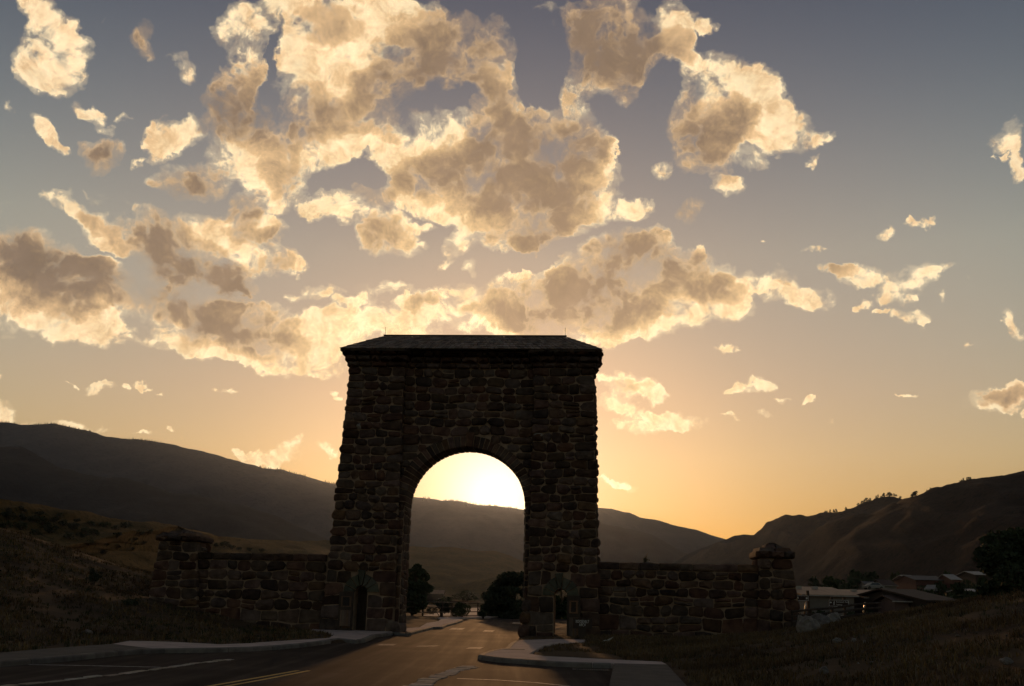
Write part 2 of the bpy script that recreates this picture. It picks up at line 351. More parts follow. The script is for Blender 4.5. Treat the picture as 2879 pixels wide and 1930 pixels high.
class MB:
    """collects boxes, prisms, tubes into one vertex and face list"""
    def __init__(s): s.v, s.f = [], []
    def add(s, vs, fs):
        k = len(s.v); s.v += [tuple(v) for v in vs]; s.f += [tuple(i + k for i in f) for f in fs]; return s
    def box(s, c, d, rz=0.0, tilt=None):
        hx, hy, hz = d[0] / 2, d[1] / 2, d[2] / 2
        m = Matrix.Rotation(rz, 3, 'Z')
        if tilt: m = m @ Matrix.Rotation(tilt[0], 3, tilt[1])
        vs = [Vector(c) + m @ Vector((x * hx, y * hy, z * hz)) for z in (-1, 1) for y in (-1, 1) for x in (-1, 1)]
        return s.add(vs, [(0, 2, 3, 1), (4, 5, 7, 6), (0, 1, 5, 4), (2, 6, 7, 3), (0, 4, 6, 2), (1, 3, 7, 5)])
    def tube(s, pts, r, n=8):
        pts = [Vector(p) for p in pts]; rr = r if isinstance(r, (list, tuple)) else [r] * len(pts)
        vs, fs = [], []
        for i, p in enumerate(pts):
            d = (pts[min(i + 1, len(pts) - 1)] - pts[max(i - 1, 0)]).normalized()
            a = d.orthogonal().normalized(); b = d.cross(a)
            if i and (a.dot(pa) < 0.2):
                a = (pa - d * pa.dot(d)).normalized(); b = d.cross(a)
            pa = a
            vs += [p + (a * math.cos(2 * math.pi * k / n) + b * math.sin(2 * math.pi * k / n)) * rr[i] for k in range(n)]
        for i in range(len(pts) - 1):
            fs += [(i * n + k, i * n + (k + 1) % n, (i + 1) * n + (k + 1) % n, (i + 1) * n + k) for k in range(n)]
        fs.append(tuple(range(n))[::-1]); fs.append(tuple((len(pts) - 1) * n + k for k in range(n)))
        return s.add(vs, fs)
    def prism(s, poly, z0, z1):
        n = len(poly)
        zz0 = z0 if callable(z0) else (lambda x, y: z0); zz1 = z1 if callable(z1) else (lambda x, y: z1)
        return s.add([(x, y, zz0(x, y)) for x, y in poly] + [(x, y, zz1(x, y)) for x, y in poly],
                     [tuple(range(n))[::-1], tuple(range(n, 2 * n))] + [(i, (i + 1) % n, n + (i + 1) % n, n + i) for i in range(n)])
    def build(s, name, mat, parent=None, loc=None, smooth=False): return obj(name, s.v, s.f, mat, parent, loc, smooth)

# ------------------------------------------------------------------ materials
MT = {}
def stone_material(name, island):
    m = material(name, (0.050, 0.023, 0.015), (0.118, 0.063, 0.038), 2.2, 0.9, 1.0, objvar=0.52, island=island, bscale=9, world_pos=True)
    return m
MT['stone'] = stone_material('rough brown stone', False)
MT['stone_mass'] = stone_material('rough brown stone, many', True)
MT['green_stone'] = material('grey green dressed stone', (0.055, 0.055, 0.036), (0.10, 0.096, 0.064), 3.0, 0.88, 0.6, objvar=0.25, world_pos=True)
MT['pale_stone'] = material('pale weathered stone', (0.18, 0.15, 0.13), (0.42, 0.37, 0.32), 5.0, 0.9, 0.6)
MT['mortar'] = material('mortar', (0.22, 0.15, 0.10), (0.34, 0.24, 0.165), 3.0, 0.95, 0.5, world_pos=True)
MT['shingle'] = material('weathered shingles', (0.17, 0.118, 0.09), (0.30, 0.215, 0.165), 2.5, 0.85, 0.4, objvar=0.35, island=True)
MT['dark_wood'] = material('dark stained timber', (0.035, 0.024, 0.018), (0.07, 0.048, 0.034), 3.0, 0.75, 0.4, stretch=(1, 1, 0.15))
MT['door_wood'] = material('brown door planks', (0.12, 0.065, 0.035), (0.22, 0.125, 0.065), 5.0, 0.7, 0.4, stretch=(6, 6, 0.5), objvar=0.3)
MT['iron'] = material('black iron', (0.02, 0.02, 0.02), (0.05, 0.045, 0.04), 8.0, 0.5, 0.1)
MT['metal'] = material('bare galvanised metal', (0.32, 0.25, 0.2), (0.42, 0.34, 0.28), 6.0, 0.22, 0.0); MT['metal'].node_tree.nodes['Principled BSDF'].inputs['Metallic'].default_value = 1.0
MT['glass'] = material('dark window glass', (0.02, 0.022, 0.025), (0.035, 0.035, 0.04), 2.0, 0.08, 0.0, spec=0.5)
MT['concrete'] = material('pavement concrete', (0.42, 0.335, 0.30), (0.58, 0.47, 0.42), 1.2, 0.95, 0.25, world_pos=True, bscale=14, spec=0.03)
MT['kerb'] = material('kerb stone', (0.10, 0.085, 0.075), (0.19, 0.165, 0.145), 2.0, 0.85, 0.4, objvar=0.2, world_pos=True)
MT['sett'] = material('pale setts', (0.33, 0.26, 0.205), (0.52, 0.42, 0.34), 4.0, 0.95, 0.3, objvar=0.25, spec=0.02)
MT['white_paint'] = material('worn white road paint', (0.06, 0.053, 0.048), (0.36, 0.33, 0.30), 5.0, 0.8, 0.0, detail=8, spread=[(0.40, (0, 0, 0)), (0.62, (1, 1, 1))], world_pos=True, spec=0.08)
MT['bay_paint'] = material('white bay paint', (0.30, 0.28, 0.26), (0.66, 0.63, 0.6), 9.0, 0.7, 0.0, world_pos=True, spec=0.05)
MT['yellow_paint'] = material('worn yellow road paint', (0.22, 0.15, 0.07), (0.62, 0.37, 0.07), 7.0, 0.6, 0.0, spread=[(0.28, (0, 0, 0)), (0.5, (1, 1, 1))], world_pos=True, spec=0.08)
MT['path_asphalt'] = material('path asphalt', (0.055, 0.05, 0.047), (0.09, 0.08, 0.074), 1.5, 0.85, 0.5, world_pos=True, bscale=30)
MT['soil'] = material('dry grass and soil', (0.045, 0.029, 0.018), (0.105, 0.068, 0.038), 0.35, 1.0, 0.8, detail=8, world_pos=True, bscale=3, spec=0.1)
MT['lot'] = material('pale gravel', (0.30, 0.27, 0.25), (0.42, 0.38, 0.35), 0.05, 0.9, 0.2, world_pos=True)
MT['rock'] = material('pale boulder', (0.14, 0.12, 0.10), (0.27, 0.235, 0.205), 2.5, 0.9, 0.8, objvar=0.2)
MT['leaf'] = material('dark green leaves', (0.022, 0.034, 0.014), (0.06, 0.08, 0.03), 0.6, 0.8, 0.0, objvar=0.2, spec=0.2)
MT['needle'] = material('conifer needles', (0.018, 0.026, 0.014), (0.045, 0.055, 0.028), 0.6, 0.85, 0.0, objvar=0.2, spec=0.15)
MT['sage'] = material('sagebrush leaves', (0.03, 0.036, 0.02), (0.075, 0.08, 0.045), 0.9, 0.9, 0.0, objvar=0.3, spec=0.1)
MT['bark'] = material('bark', (0.05, 0.035, 0.025), (0.11, 0.08, 0.06), 5.0, 0.95, 0.5)
MT['straw'] = material('dry grass blades', (0.085, 0.048, 0.018), (0.20, 0.122, 0.046), 0.25, 0.9, 0.0, objvar=0.35, island=True, spec=0.15, world_pos=True)
MT['weed'] = material('green weed blades', (0.035, 0.034, 0.012), (0.08, 0.072, 0.026), 0.25, 0.9, 0.0, objvar=0.35, island=True, spec=0.15, world_pos=True)
MT['sign_brown'] = material('dark brown sign face', (0.028, 0.016, 0.012), (0.045, 0.026, 0.02), 4.0, 0.55, 0.0)
MT['sign_white'] = material('white sign lettering', (0.68, 0.66, 0.63), (0.78, 0.77, 0.75), 6.0, 0.5, 0.0)

# asphalt: worn wheel tracks with a duller crown, long streaks down the road
def asphalt_material():
    m = bpy.data.materials.new('road asphalt'); m.use_nodes = True; t = m.node_tree; b = t.nodes['Principled BSDF']
    p = NODE(t, 'ShaderNodeNewGeometry').outputs['Position']
    mp = NODE(t, 'ShaderNodeMapping'); put(t, mp.inputs[0], p)
    mp.inputs['Rotation'].default_value = (0, 0, math.radians(16)); mp.inputs['Scale'].default_value = (1.6, 0.05, 1)
    streak = NOISE(mp.outputs[0], 1.1, 6, 0.6, tree=t).outputs['Fac']
    patch = NOISE(p, 0.35, 5, 0.6, tree=t).outputs['Fac']
    grain = NOISE(p, 70.0, 2, 0.6, tree=t).outputs['Fac']
    f = M('ADD', M('MULTIPLY', streak, 0.65, tree=t), M('MULTIPLY', patch, 0.35, tree=t), tree=t)
    col = RAMP(f, [(0.36, (0.034, 0.026, 0.022)), (0.5, (0.062, 0.047, 0.039)), (0.64, (0.115, 0.088, 0.073))], tree=t)
    col = MIX(M('MULTIPLY', grain, 0.5, tree=t), col, (0.04, 0.035, 0.032), tree=t)
    put(t, b.inputs['Base Color'], col)
    put(t, b.inputs['Roughness'], M('MULTIPLY_ADD', f, -0.35, 1.0, tree=t)); b.inputs['Specular IOR Level'].default_value = 0.008
    bp = NODE(t, 'ShaderNodeBump'); bp.inputs['Strength'].default_value = 0.3; bp.inputs['Distance'].default_value = 0.008
    put(t, bp.inputs['Height'], M('ADD', grain, M('MULTIPLY', streak, 0.8, tree=t), tree=t)); put(t, b.inputs['Normal'], bp.outputs[0])
    return m
MT['asphalt'] = asphalt_material()

def hill_material(name, low, high, green, scale, gscale=None):
    """grass and scrub on a hillside: broad tone patches, scrub speckle, darker scrub in the folds of the noise"""
    m = bpy.data.materials.new(name); m.use_nodes = True; t = m.node_tree; b = t.nodes['Principled BSDF']
    b.inputs['Roughness'].default_value = 1.0; b.inputs['Specular IOR Level'].default_value = 0.05
    p = NODE(t, 'ShaderNodeNewGeometry').outputs['Position']
    a = NOISE(VM('MULTIPLY', p, (1, 0.6, 1.6), tree=t), 1.0 / scale, 7, 0.62, tree=t).outputs['Fac']
    s = NOISE(p, 9.0 / scale, 4, 0.7, tree=t).outputs['Fac']
    col = MIX(RAMP(a, [(0.38, (0, 0, 0)), (0.62, (1, 1, 1))], tree=t), low, high, tree=t)
    col = MIX(RAMP(s, [(0.50, (0, 0, 0)), (0.62, (1, 1, 1))], tree=t), col, green, tree=t)
    s2 = NOISE(p, 42.0 / scale, 3, 0.7, tree=t).outputs['Fac']
    col = MIX(RAMP(s2, [(0.46, (0, 0, 0)), (0.66, (0.75, 0.75, 0.75))], tree=t), col, green, tree=t)
    put(t, b.inputs['Base Color'], col)
    bp = NODE(t, 'ShaderNodeBump'); bp.inputs['Strength'].default_value = 0.7; bp.inputs['Distance'].default_value = scale * 0.05
    put(t, bp.inputs['Height'], M('ADD', a, M('MULTIPLY', s, 0.4, tree=t), tree=t)); put(t, b.inputs['Normal'], bp.outputs[0])
    return m
MT['far_hill'] = hill_material('far slopes of scrub and forest', (0.018, 0.021, 0.028), (0.038, 0.040, 0.046), (0.008, 0.011, 0.013), 240.0)
MT['forest_hill'] = hill_material('dark forested slopes', (0.006, 0.0075, 0.010), (0.018, 0.020, 0.023), (0.003, 0.004, 0.005), 120.0)
MT['red_hill'] = hill_material('dry reddish slopes', (0.036, 0.022, 0.016), (0.065, 0.042, 0.029), (0.016, 0.015, 0.011), 80.0)
MT['near_hill'] = hill_material('dark reddish scrub slope', (0.020, 0.012, 0.009), (0.038, 0.024, 0.017), (0.010, 0.0095, 0.007), 60.0)
MT['grass_hill'] = hill_material('dry grass hills', (0.062, 0.040, 0.013), (0.115, 0.074, 0.027), (0.030, 0.027, 0.009), 22.0)

# ------------------------------------------------------------------ ground
def sstep(a, b, x):
    t = np.clip((x - a) / (b - a), 0, 1); return t * t * (3 - 2 * t)
def poly_mask(poly, X, Y):
    """signed distance to a polygon: negative inside"""
    P = np.array(poly); n = len(P); d2 = np.full(X.shape, 1e18); ins = np.zeros(X.shape, bool)
    for i in range(n):
        a, b = P[i], P[(i + 1) % n]; e = b - a
        t = np.clip(((X - a[0]) * e[0] + (Y - a[1]) * e[1]) / max(1e-9, e @ e), 0, 1)
        d2 = np.minimum(d2, (X - a[0] - t * e[0]) ** 2 + (Y - a[1] - t * e[1]) ** 2)
        c = ((a[1] > Y) != (b[1] > Y)) & (X < (b[0] - a[0]) * (Y - a[1]) / ((b[1] - a[1]) if b[1] != a[1] else 1e-9) + a[0])
        ins ^= c
    d = np.sqrt(d2); return np.where(ins, -d, d)

def gz(pts, z): return [tuple(at_z(x, y, z)[:2]) for x, y in pts]
KH = 0.13
LEFT_PAVE = gz([(316,1811),(365,1802),(480,1805),(620,1812),(700,1809),(780,1803),(850,1799),(925,1794),(938,1786),(915,1777),(868,1775),(880,1769),(925,1767),(1010,1769),(1100,1774),(1104,1778),(1050,1785),(1022,1797),(1000,1800),(950,1795),(900,1803),(850,1809),(780,1815),(700,1820),(560,1823),(430,1824)], KH)
LEFT_PATH = gz([(-260,1858),(0,1836),(160,1822),(316,1811),(430,1824),(330,1830),(200,1843),(0,1858),(-260,1882)], KH)
RIGHT_PAVE = gz([(1352,1841),(1390,1828),(1427,1823),(1437,1811),(1452,1802),(1470,1800),(1560,1797),(1645,1799),(1640,1806),(1570,1809),(1529,1815),(1488,1838),(1529,1845),(1632,1850),(1729,1855),(1860,1861),(1875,1869),(1727,1866),(1568,1861),(1504,1856),(1414,1850),(1365,1844)], KH)
RIGHT_PATH = gz([(1727,1866),(1875,1869),(1915,1912),(1960,1960),(2060,2060),(1690,2060),(1709,1960),(1716,1912)], KH)
BACK_PAVE = gz([(1120,1768),(1180,1764),(1200,1752),(1232,1747),(1240,1741),(1228,1737),(1262,1736),(1297,1740),(1299,1744),(1280,1750),(1252,1757),(1240,1763),(1214,1763),(1150,1778)], KH)
FAR_PAVE = gz([(1240,1735.2),(1300,1733.5),(1380,1731.5),(1460,1727),(1600,1721),(1600,1726),(1460,1731.5),(1380,1735.2),(1300,1737),(1262,1736.2)], KH)
ROAD = gz([(-600,1990),(-260,1882),(0,1862),(200,1849),(330,1836),(430,1830),(700,1826),(850,1815),(1000,1806),(1050,1792),(1110,1786),(1156,1784),(1214,1770),(1252,1763),(1300,1748),(1262,1737),(1300,1736.5),(1380,1734.5),(1460,1731),(1600,1726),(1600,1760),(1470,1796),(1450,1806),(1425,1826),(1352,1846),(1414,1856),(1568,1867),(1727,1872),(1700,1990),(1690,2300),(0,2400),(-1500,2400)], 0.0)

def left_bank(X, Y):
    toe = -14.6 + (np.clip(Y, 22, 75) - 27) * 0.19
    d = np.clip(toe - X, 0, 60)
    return 0.075 * d ** 1.37 * (1 - 0.9 * sstep(60, 92, Y + 0.15 * d)) * sstep(8, 24, Y)
def right_bank(X, Y):
    toe = 4.6 + np.clip(Y - 29, 0, 40) * 0.17
    d = np.clip(X - toe, 0, 14)
    g = np.interp(Y, [6, 15, 22, 30, 42, 55, 66], [0.12, 0.20, 0.245, 0.205, 0.175, 0.07, 0.0])
    return g * (d - 1.2 * (1 - np.exp(-d / 1.2)))
def base_h(X, Y):
    z = left_bank(X, Y) + right_bank(X, Y)
    z -= 1.6 * sstep(97, 112, Y) * (1 - sstep(40, 70, -X))      # the lot beyond the fence lies lower
    z -= 1.2 * sstep(58, 80, Y) * sstep(7, 16, X)                # so does the town
    return z
PAVED = (LEFT_PAVE, LEFT_PATH, RIGHT_PAVE, RIGHT_PATH, BACK_PAVE, FAR_PAVE)
def grow_axis(lo, hi, step, out_lo, out_hi, k=1.18):
    a = list(np.arange(lo, hi + 1e-6, step)); s = step
    while a[-1] < out_hi: s *= k; a.append(a[-1] + s)
    s = step
    while a[0] > out_lo: s *= k; a.insert(0, a[0] - s)
    return np.array(a)
gx = grow_axis(-30, 18, 0.25, -9000, 9000); gy = grow_axis(12, 62, 0.25, -400, 9500)
GX, GY = np.meshgrid(gx, gy)
rough_n = np.zeros(GX.shape)
near_i = (GY > 5) & (GY < 130) & (np.abs(GX) < 70)
rough_n[near_i] = [0.10 * fbm(x, y, 0.35, 5, 3.0) + 0.22 * fbm(x, y, 0.06, 3, 8.0) for x, y in zip(GX[near_i], GY[near_i])]
sd_road = np.full(GX.shape, 50.0); sd_pave = np.full(GX.shape, 50.0)
sub = (GY > -30) & (GY < 140) & (np.abs(GX) < 60)
sd_road[sub] = poly_mask(ROAD, GX[sub], GY[sub])
for P_ in PAVED: sd_pave[sub] = np.minimum(sd_pave[sub], poly_mask(P_, GX[sub], GY[sub]))
hard = np.minimum(sd_road, sd_pave)
soft = sstep(0.1, 2.5, hard)
GZ = base_h(GX, GY) * sstep(-0.2, 1.0, hard) + np.where(sub, 0.10, 0.0) + rough_n * soft + 0.03 * sstep(0.2, 0.8, hard)
GZ = np.where(hard < 0.02, -0.06, GZ)
def ground_z(x, y):
    i = int(np.clip(np.searchsorted(gx, x) - 1, 0, len(gx) - 2)); j = int(np.clip(np.searchsorted(gy, y) - 1, 0, len(gy) - 2))
    u = (x - gx[i]) / (gx[i + 1] - gx[i]); v = (y - gy[j]) / (gy[j + 1] - gy[j])
    return float((GZ[j, i] * (1 - u) + GZ[j, i + 1] * u) * (1 - v) + (GZ[j + 1, i] * (1 - u) + GZ[j + 1, i + 1] * u) * v)
def ground_hit(px, py, y0=8.0, y1=140.0):
    """where the line of sight through a photo point meets the ground"""
    d = ray(px, py); y = y0
    while y < y1:
        p = CAMP + d * (y / d[1])
        if p[2] <= ground_z(p[0], p[1]): return Vector((p[0], p[1], ground_z(p[0], p[1])))
        y += 0.12
    return None
ny, nx = GX.shape
idx = np.arange(ny * nx).reshape(ny, nx)
QG = np.stack([idx[:-1, :-1], idx[:-1, 1:], idx[1:, 1:], idx[1:, :-1]], -1).reshape(-1, 4)
ground = big('ground', np.stack([GX, GY, GZ], -1).reshape(-1, 3), QG, MT['soil']); tag(ground, kind='structure')

def sheet(name, poly, z, mat):
    bm = bmesh.new(); vs = [bm.verts.new((x, y, z)) for x, y in poly]; f = bm.faces.new(vs)
    bmesh.ops.triangulate(bm, faces=[f]); bmesh.ops.recalc_face_normals(bm, faces=bm.faces)
    if sum(f.normal.z for f in bm.faces) < 0: bmesh.ops.reverse_faces(bm, faces=bm.faces)
    return bm_obj(name, bm, mat)
def slab(name, poly, z0, z1, mat):
    bm = bmesh.new(); vs = [bm.verts.new((x, y, z1)) for x, y in poly]; f = bm.faces.new(vs)
    r = bmesh.ops.extrude_face_region(bm, geom=[f])
    for e in r['geom']:
        if isinstance(e, bmesh.types.BMVert): e.co.z = z0
    bmesh.ops.triangulate(bm, faces=[f for f in bm.faces if len(f.verts) > 4]); bmesh.ops.recalc_face_normals(bm, faces=bm.faces)
    return bm_obj(name, bm, mat)
tag(sheet('road', ROAD, 0.0, MT['asphalt']), kind='structure')
for nm, P_, mt in (('pavement', LEFT_PAVE, 'concrete'), ('path', LEFT_PATH, 'path_asphalt'), ('pavement', RIGHT_PAVE, 'concrete'), ('path', RIGHT_PATH, 'path_asphalt'), ('pavement', BACK_PAVE, 'concrete'), ('pavement', FAR_PAVE, 'concrete')):
    tag(slab(nm, P_, -0.10, KH + (0.004 if nm == 'path' else 0.0), MT[mt]), kind='structure')
# pale lot beyond the fence
LOT = [tuple(at_z(x, y, -1.4)[:2]) for x, y in ((1130, 1735), (1480, 1727), (1480, 1700), (1130, 1708))]
tag(sheet('gravel_lot', LOT, -1.38, MT['lot']), kind='structure')

# kerbs, one stone after another along the front edge of each pavement
def resample(line, step):
    P = [Vector(p) for p in line]; out = [P[0].copy()]; need = step
    for a, b in zip(P[:-1], P[1:]):
        L = (b - a).length; pos = 0.0
        while L - pos >= need:
            pos += need; out.append(a + (b - a) * (pos / L)); need = step
        need -= L - pos
    if (out[-1] - P[-1]).length > step * 0.25: out.append(P[-1].copy())
    return out
kerb = bpy.data.objects.new('kerb', None); C.objects.link(kerb); tag(kerb, kind='structure')
def kerb_run(px, step=0.5, every=4):
    pts = resample([Vector((*p, 0)) for p in gz(px, KH)], step)
    for s in range(0, len(pts) - 1, every):
        seg = pts[s:s + every + 1]
        if len(seg) < 2: continue
        vs, fs = [], []
        for i, p in enumerate(seg):
            d = (seg[min(i + 1, len(seg) - 1)] - seg[max(i - 1, 0)]).normalized(); nrm = Vector((d.y, -d.x, 0))
            q = p - d * 0.012 if i == len(seg) - 1 else (p + d * 0.012 if i == 0 else p)
            o_ = R.uniform(-0.008, 0.008)
            for off, z in ((-0.10, KH + 0.006), (0.055, KH + 0.006 + o_), (0.09, KH - 0.03), (0.11, -0.05), (-0.10, -0.05)):
                w = q + nrm * off; vs.append((w.x, w.y, z))
        for i in range(len(seg) - 1):
            a = i * 5
            fs += [(a + k, a + (k + 1) % 5, a + 5 + (k + 1) % 5, a + 5 + k) for k in range(5)]
        fs += [(4, 3, 2, 1, 0), tuple(range((len(seg) - 1) * 5, len(seg) * 5))]
        obj('kerbstone', vs, fs, MT['kerb'], kerb)
kerb_run([(-260,1882),(0,1858),(200,1843),(330,1830),(430,1824),(560,1823),(700,1820),(780,1815),(850,1809),(900,1803),(950,1795),(1000,1800),(1022,1797),(1050,1785),(1104,1778),(1152,1781)])
kerb_run([(1727,1866),(1568,1861),(1504,1856),(1414,1850),(1365,1844),(1352,1841),(1390,1828),(1427,1823),(1437,1811),(1452,1802)][::-1])
kerb_run([(1150,1778),(1214,1763),(1240,1763),(1252,1757),(1280,1750),(1299,1744),(1297,1740),(1262,1736)])

# painted markings, each a worn sheet just above the asphalt
def mark(px, name, label, mat, group=None):
    o = sheet(name, gz(px, 0.004), 0.004, MT[mat]); tag(o, label, 'road marking', group); return o
def stripe(line, width, name, label, mat, group=None):
    P = [Vector((*p, 0)) for p in gz(line, 0.004)]; L, Rr = [], []
    for i, p in enumerate(P):
        d = (P[min(i + 1, len(P) - 1)] - P[max(i - 1, 0)]).normalized(); n = Vector((d.y, -d.x, 0)) * width / 2
        L.append((p - n)[:2]); Rr.append((p + n)[:2])
    o = sheet(name, L + Rr[::-1], 0.004, MT[mat]); tag(o, label, 'road marking', group); return o
mark([(1056,1815),(1070,1811),(1117,1811),(1106,1815.5)], 'crossing_bar', 'pale crossing bar nearest the left pavement, on the near side of the arch', 'white_paint')
mark([(1162,1819),(1180,1816),(1239,1815),(1222,1818)], 'crossing_bar', 'streaky crossing bar in the middle of the road on the near side of the arch', 'white_paint')
mark([(1309,1824),(1322,1820),(1360,1820),(1350,1825)], 'crossing_bar', 'pale crossing bar beside the right kerb, on the near side of the arch', 'white_paint')
mark([(1262,1770.5),(1272,1765.5),(1308,1766.5),(1300,1771)], 'crossing_bar', 'glinting crossing bar just past the arch, by the left kerb', 'white_paint')
mark([(1356,1776),(1364,1772),(1391,1773),(1385,1777)], 'crossing_bar', 'small bright crossing bar past the arch in mid road', 'white_paint')
mark([(1440,1753.5),(1443,1750.5),(1475,1751),(1474,1754)], 'stop_bar', 'far white bar on the road cut off by the right tower of the arch', 'white_paint')
ye = thing('double_centre_line', 'double yellow line running up the road from the bottom edge', 'road marking', (0, 0, 0))
for ln in ([(540,1938),(585,1930),(735,1904),(838,1885.5)], [(588,1938),(634,1930),(751,1909),(869,1886)]):
    o = stripe(ln, 0.11, 'yellow_line', None, 'yellow_paint'); del o['category']; o.parent = ye
stripe([(60,1868.5),(250,1872),(452,1876.5)], 0.10, 'bay_line', 'thin white bay line on the left beside the long curved kerb', 'bay_paint')
stripe([(1285,1908),(1400,1912.5),(1510,1920),(1640,1934)], 0.10, 'bay_line', 'thin white bay line at the bottom, right of the row of pale setts', 'bay_paint')
def sett_row(px, label, step, w, n_skip=()):
    t = thing('sett_row', label, 'stone edging')
    pts = resample([Vector((*p, 0)) for p in gz(px, 0.0)], step)
    for i, (a, b) in enumerate(zip(pts[:-1], pts[1:])):
        if i in n_skip: continue
        d = (b - a).normalized(); n = Vector((d.y, -d.x, 0)); c = (a + b) / 2 + n * R.uniform(-0.05, 0.05)
        hl, hw = step * R.uniform(0.40, 0.47), w * R.uniform(0.36, 0.55)
        poly = [(-hl, -hw), (hl, -hw), (hl, hw), (-hl, hw)]
        poly = [Vector((x + R.uniform(-0.03, 0.03), y + R.uniform(-0.03, 0.03), 0)) for x, y in poly]
        top = R.uniform(0.008, 0.018)
        vs = [(d * q.x + n * q.y) + Vector((0, 0, -0.05)) for q in poly] + [(d * q.x * 0.93 + n * q.y * 0.93) + Vector((0, 0, top + R.uniform(-0.006, 0.006))) for q in poly]
        obj('sett', vs, [(4, 5, 6, 7), (0, 1, 5, 4), (1, 2, 6, 5), (2, 3, 7, 6), (3, 0, 4, 7)], MT['sett'], t, c)
sett_row([(1145,1942),(1172,1930),(1215,1911),(1262,1893),(1320,1875)], 'row of pale setts at the bottom, right of the road', 0.52, 0.50)
sett_row([(-60,1942),(40,1927),(140,1918),(250,1906),(340,1895),(400,1888),(452,1879),(500,1874),(545,1866),(600,1861),(645,1855)], 'row of thin worn setts between the left bays and the road', 0.62, 0.20)
dg = thing('drain_grate', 'iron drain grate in the asphalt under the right kerb', 'drain grate', at_z(1661, 1884, 0.006))
fr = MB(); fr.box((0, -0.17, 0), (0.86, 0.04, 0.02)); fr.box((0, 0.17, 0), (0.86, 0.04, 0.02)); fr.box((-0.45, 0, 0), (0.04, 0.38, 0.02)); fr.box((0.45, 0, 0), (0.04, 0.38, 0.02)); fr.build('frame', MT['iron'], dg)
for i in range(15): MB().box((-0.40 + i * 0.057, 0, 0), (0.024, 0.30, 0.018)).build('bar', MT['kerb'], dg)
c_ = at_z(1445, 1825.5, KH + 0.006)
cv = MB().box((0, 0, 0), (0.72, 0.42, 0.012)).build('utility_cover', MT['kerb'], None, c_); tag(cv, 'dark rectangular cover set in the right pavement before the arch', 'utility cover')

# ------------------------------------------------------------------ hills and mountains
def terrain_strip(name, crest, depth, front, mat, cols=260, rows=42, rough=0.06, ridge=0.10, power=1.25, back=0.35, z_base=-2.0, seed=0.0, fine=0.0):
    """a ridge: its crest follows the outline seen, at its own distance; slopes run down to `front` and away behind"""
    cx = np.array([c[0] for c in crest], float); cy = np.array([c[1] for c in crest], float)
    dep = np.interp(np.linspace(cx[0], cx[-1], cols), [d[0] for d in depth], [d[1] for d in depth]) if isinstance(depth, list) else np.full(cols, float(depth))
    fro = np.interp(np.linspace(cx[0], cx[-1], cols), [d[0] for d in front], [d[1] for d in front]) if isinstance(front, list) else np.full(cols, float(front))
    px = np.linspace(cx[0], cx[-1], cols); py = np.interp(px, cx, cy)
    V = np.zeros((rows + 10, cols, 3))
    for j in range(cols):
        p = np.array(at_y(px[j], py[j], dep[j])); q = p.copy(); hh = p[2] - z_base
        wl_ = dep[j] - fro[j]
        for i in range(rows + 10):
            if i < rows:
                t = i / (rows - 1.0); y = fro[j] + wl_ * t; x = p[0] * (1 - (1 - t) * 0.25); z = hh * t ** power
            else:
                t2 = (i - rows + 1) / 10.0; t = 1 - t2; y = dep[j] + wl_ * back * t2 * 2; x = p[0] * (1 + t2 * 0.1); z = hh * (1 - t2 ** 1.5)
            n = fbm(x, y, 2.2 / wl_, 5, seed) * rough + (abs(fbm(x, y * 0.35, 5.5 / wl_, 4, seed + 5)) - 0.25) * -ridge
            z += hh * n * math.sin(math.pi * min(1, max(0, t))) ** 0.8 + (hh * fine * fbm(x, y, 14.0 / wl_, 5, seed + 2) + hh * fine * 0.9 * -abs(fbm(x, y * 0.5, 26.0 / wl_, 3, seed + 9)) * (1 - 0.8 * t ** 6))
            V[i, j] = (x, y, z_base + z)
    n, m = V.shape[:2]; ii = np.arange(n * m).reshape(n, m)
    Q = np.stack([ii[:-1, :-1], ii[:-1, 1:], ii[1:, 1:], ii[1:, :-1]], -1).reshape(-1, 4)
    o = big(name, V.reshape(-1, 3), Q, mat); tag(o, kind='structure')
    return o, V[rows - 1]

M1 = [(-700,1130),(-200,1168),(0,1187),(60,1195),(100,1193),(150,1194),(200,1200),(250,1213),(300,1225),(370,1235),(430,1241),(500,1253),(560,1268),(650,1290),(700,1305),(740,1315),(790,1320),(820,1330),(870,1345),(920,1355),(1000,1368),(1100,1388),(1160,1397),(1200,1402),(1240,1408),(1270,1408),(1310,1416),(1380,1422),(1430,1427),(1475,1433),(1560,1431),(1620,1425),(1690,1428),(1720,1432),(1750,1440),(1770,1442),(1800,1455),(1840,1461),(1900,1478),(1960,1491),(2000,1505),(2030,1513),(2120,1545),(2300,1600)]
mtn, crest1 = terrain_strip('mountain_ridge', M1, 6000, 3300, MT['far_hill'], 420, 44, 0.06, 0.16, 1.15, seed=1.0, fine=0.012)
M2 = [(-700,1190),(-200,1246),(0,1257),(30,1256),(60,1260),(100,1280),(170,1312),(230,1335),(290,1341),(340,1338),(400,1358),(480,1388),(560,1396),(640,1410),(700,1425),(780,1452),(860,1490),(960,1535),(1100,1580),(1200,1610)]
terrain_strip('mountain_spur', M2, 3000, 1300, MT['forest_hill'], 300, 40, 0.06, 0.18, 1.2, seed=4.0, fine=0.02)
M3 = [(1490,1466),(1600,1468),(1690,1475),(1730,1480),(1760,1487),(1830,1500),(1870,1525),(1920,1553),(1960,1566),(2060,1600),(2160,1640)]
terrain_strip('mountain_spur', M3, 3900, 2500, MT['forest_hill'], 160, 36, 0.06, 0.16, 1.2, seed=7.0, fine=0.02)
M4 = [(1880,1590),(1930,1560),(1976,1540),(2010,1528),(2040,1518),(2065,1507),(2090,1503),(2120,1506),(2160,1525),(2260,1560)]
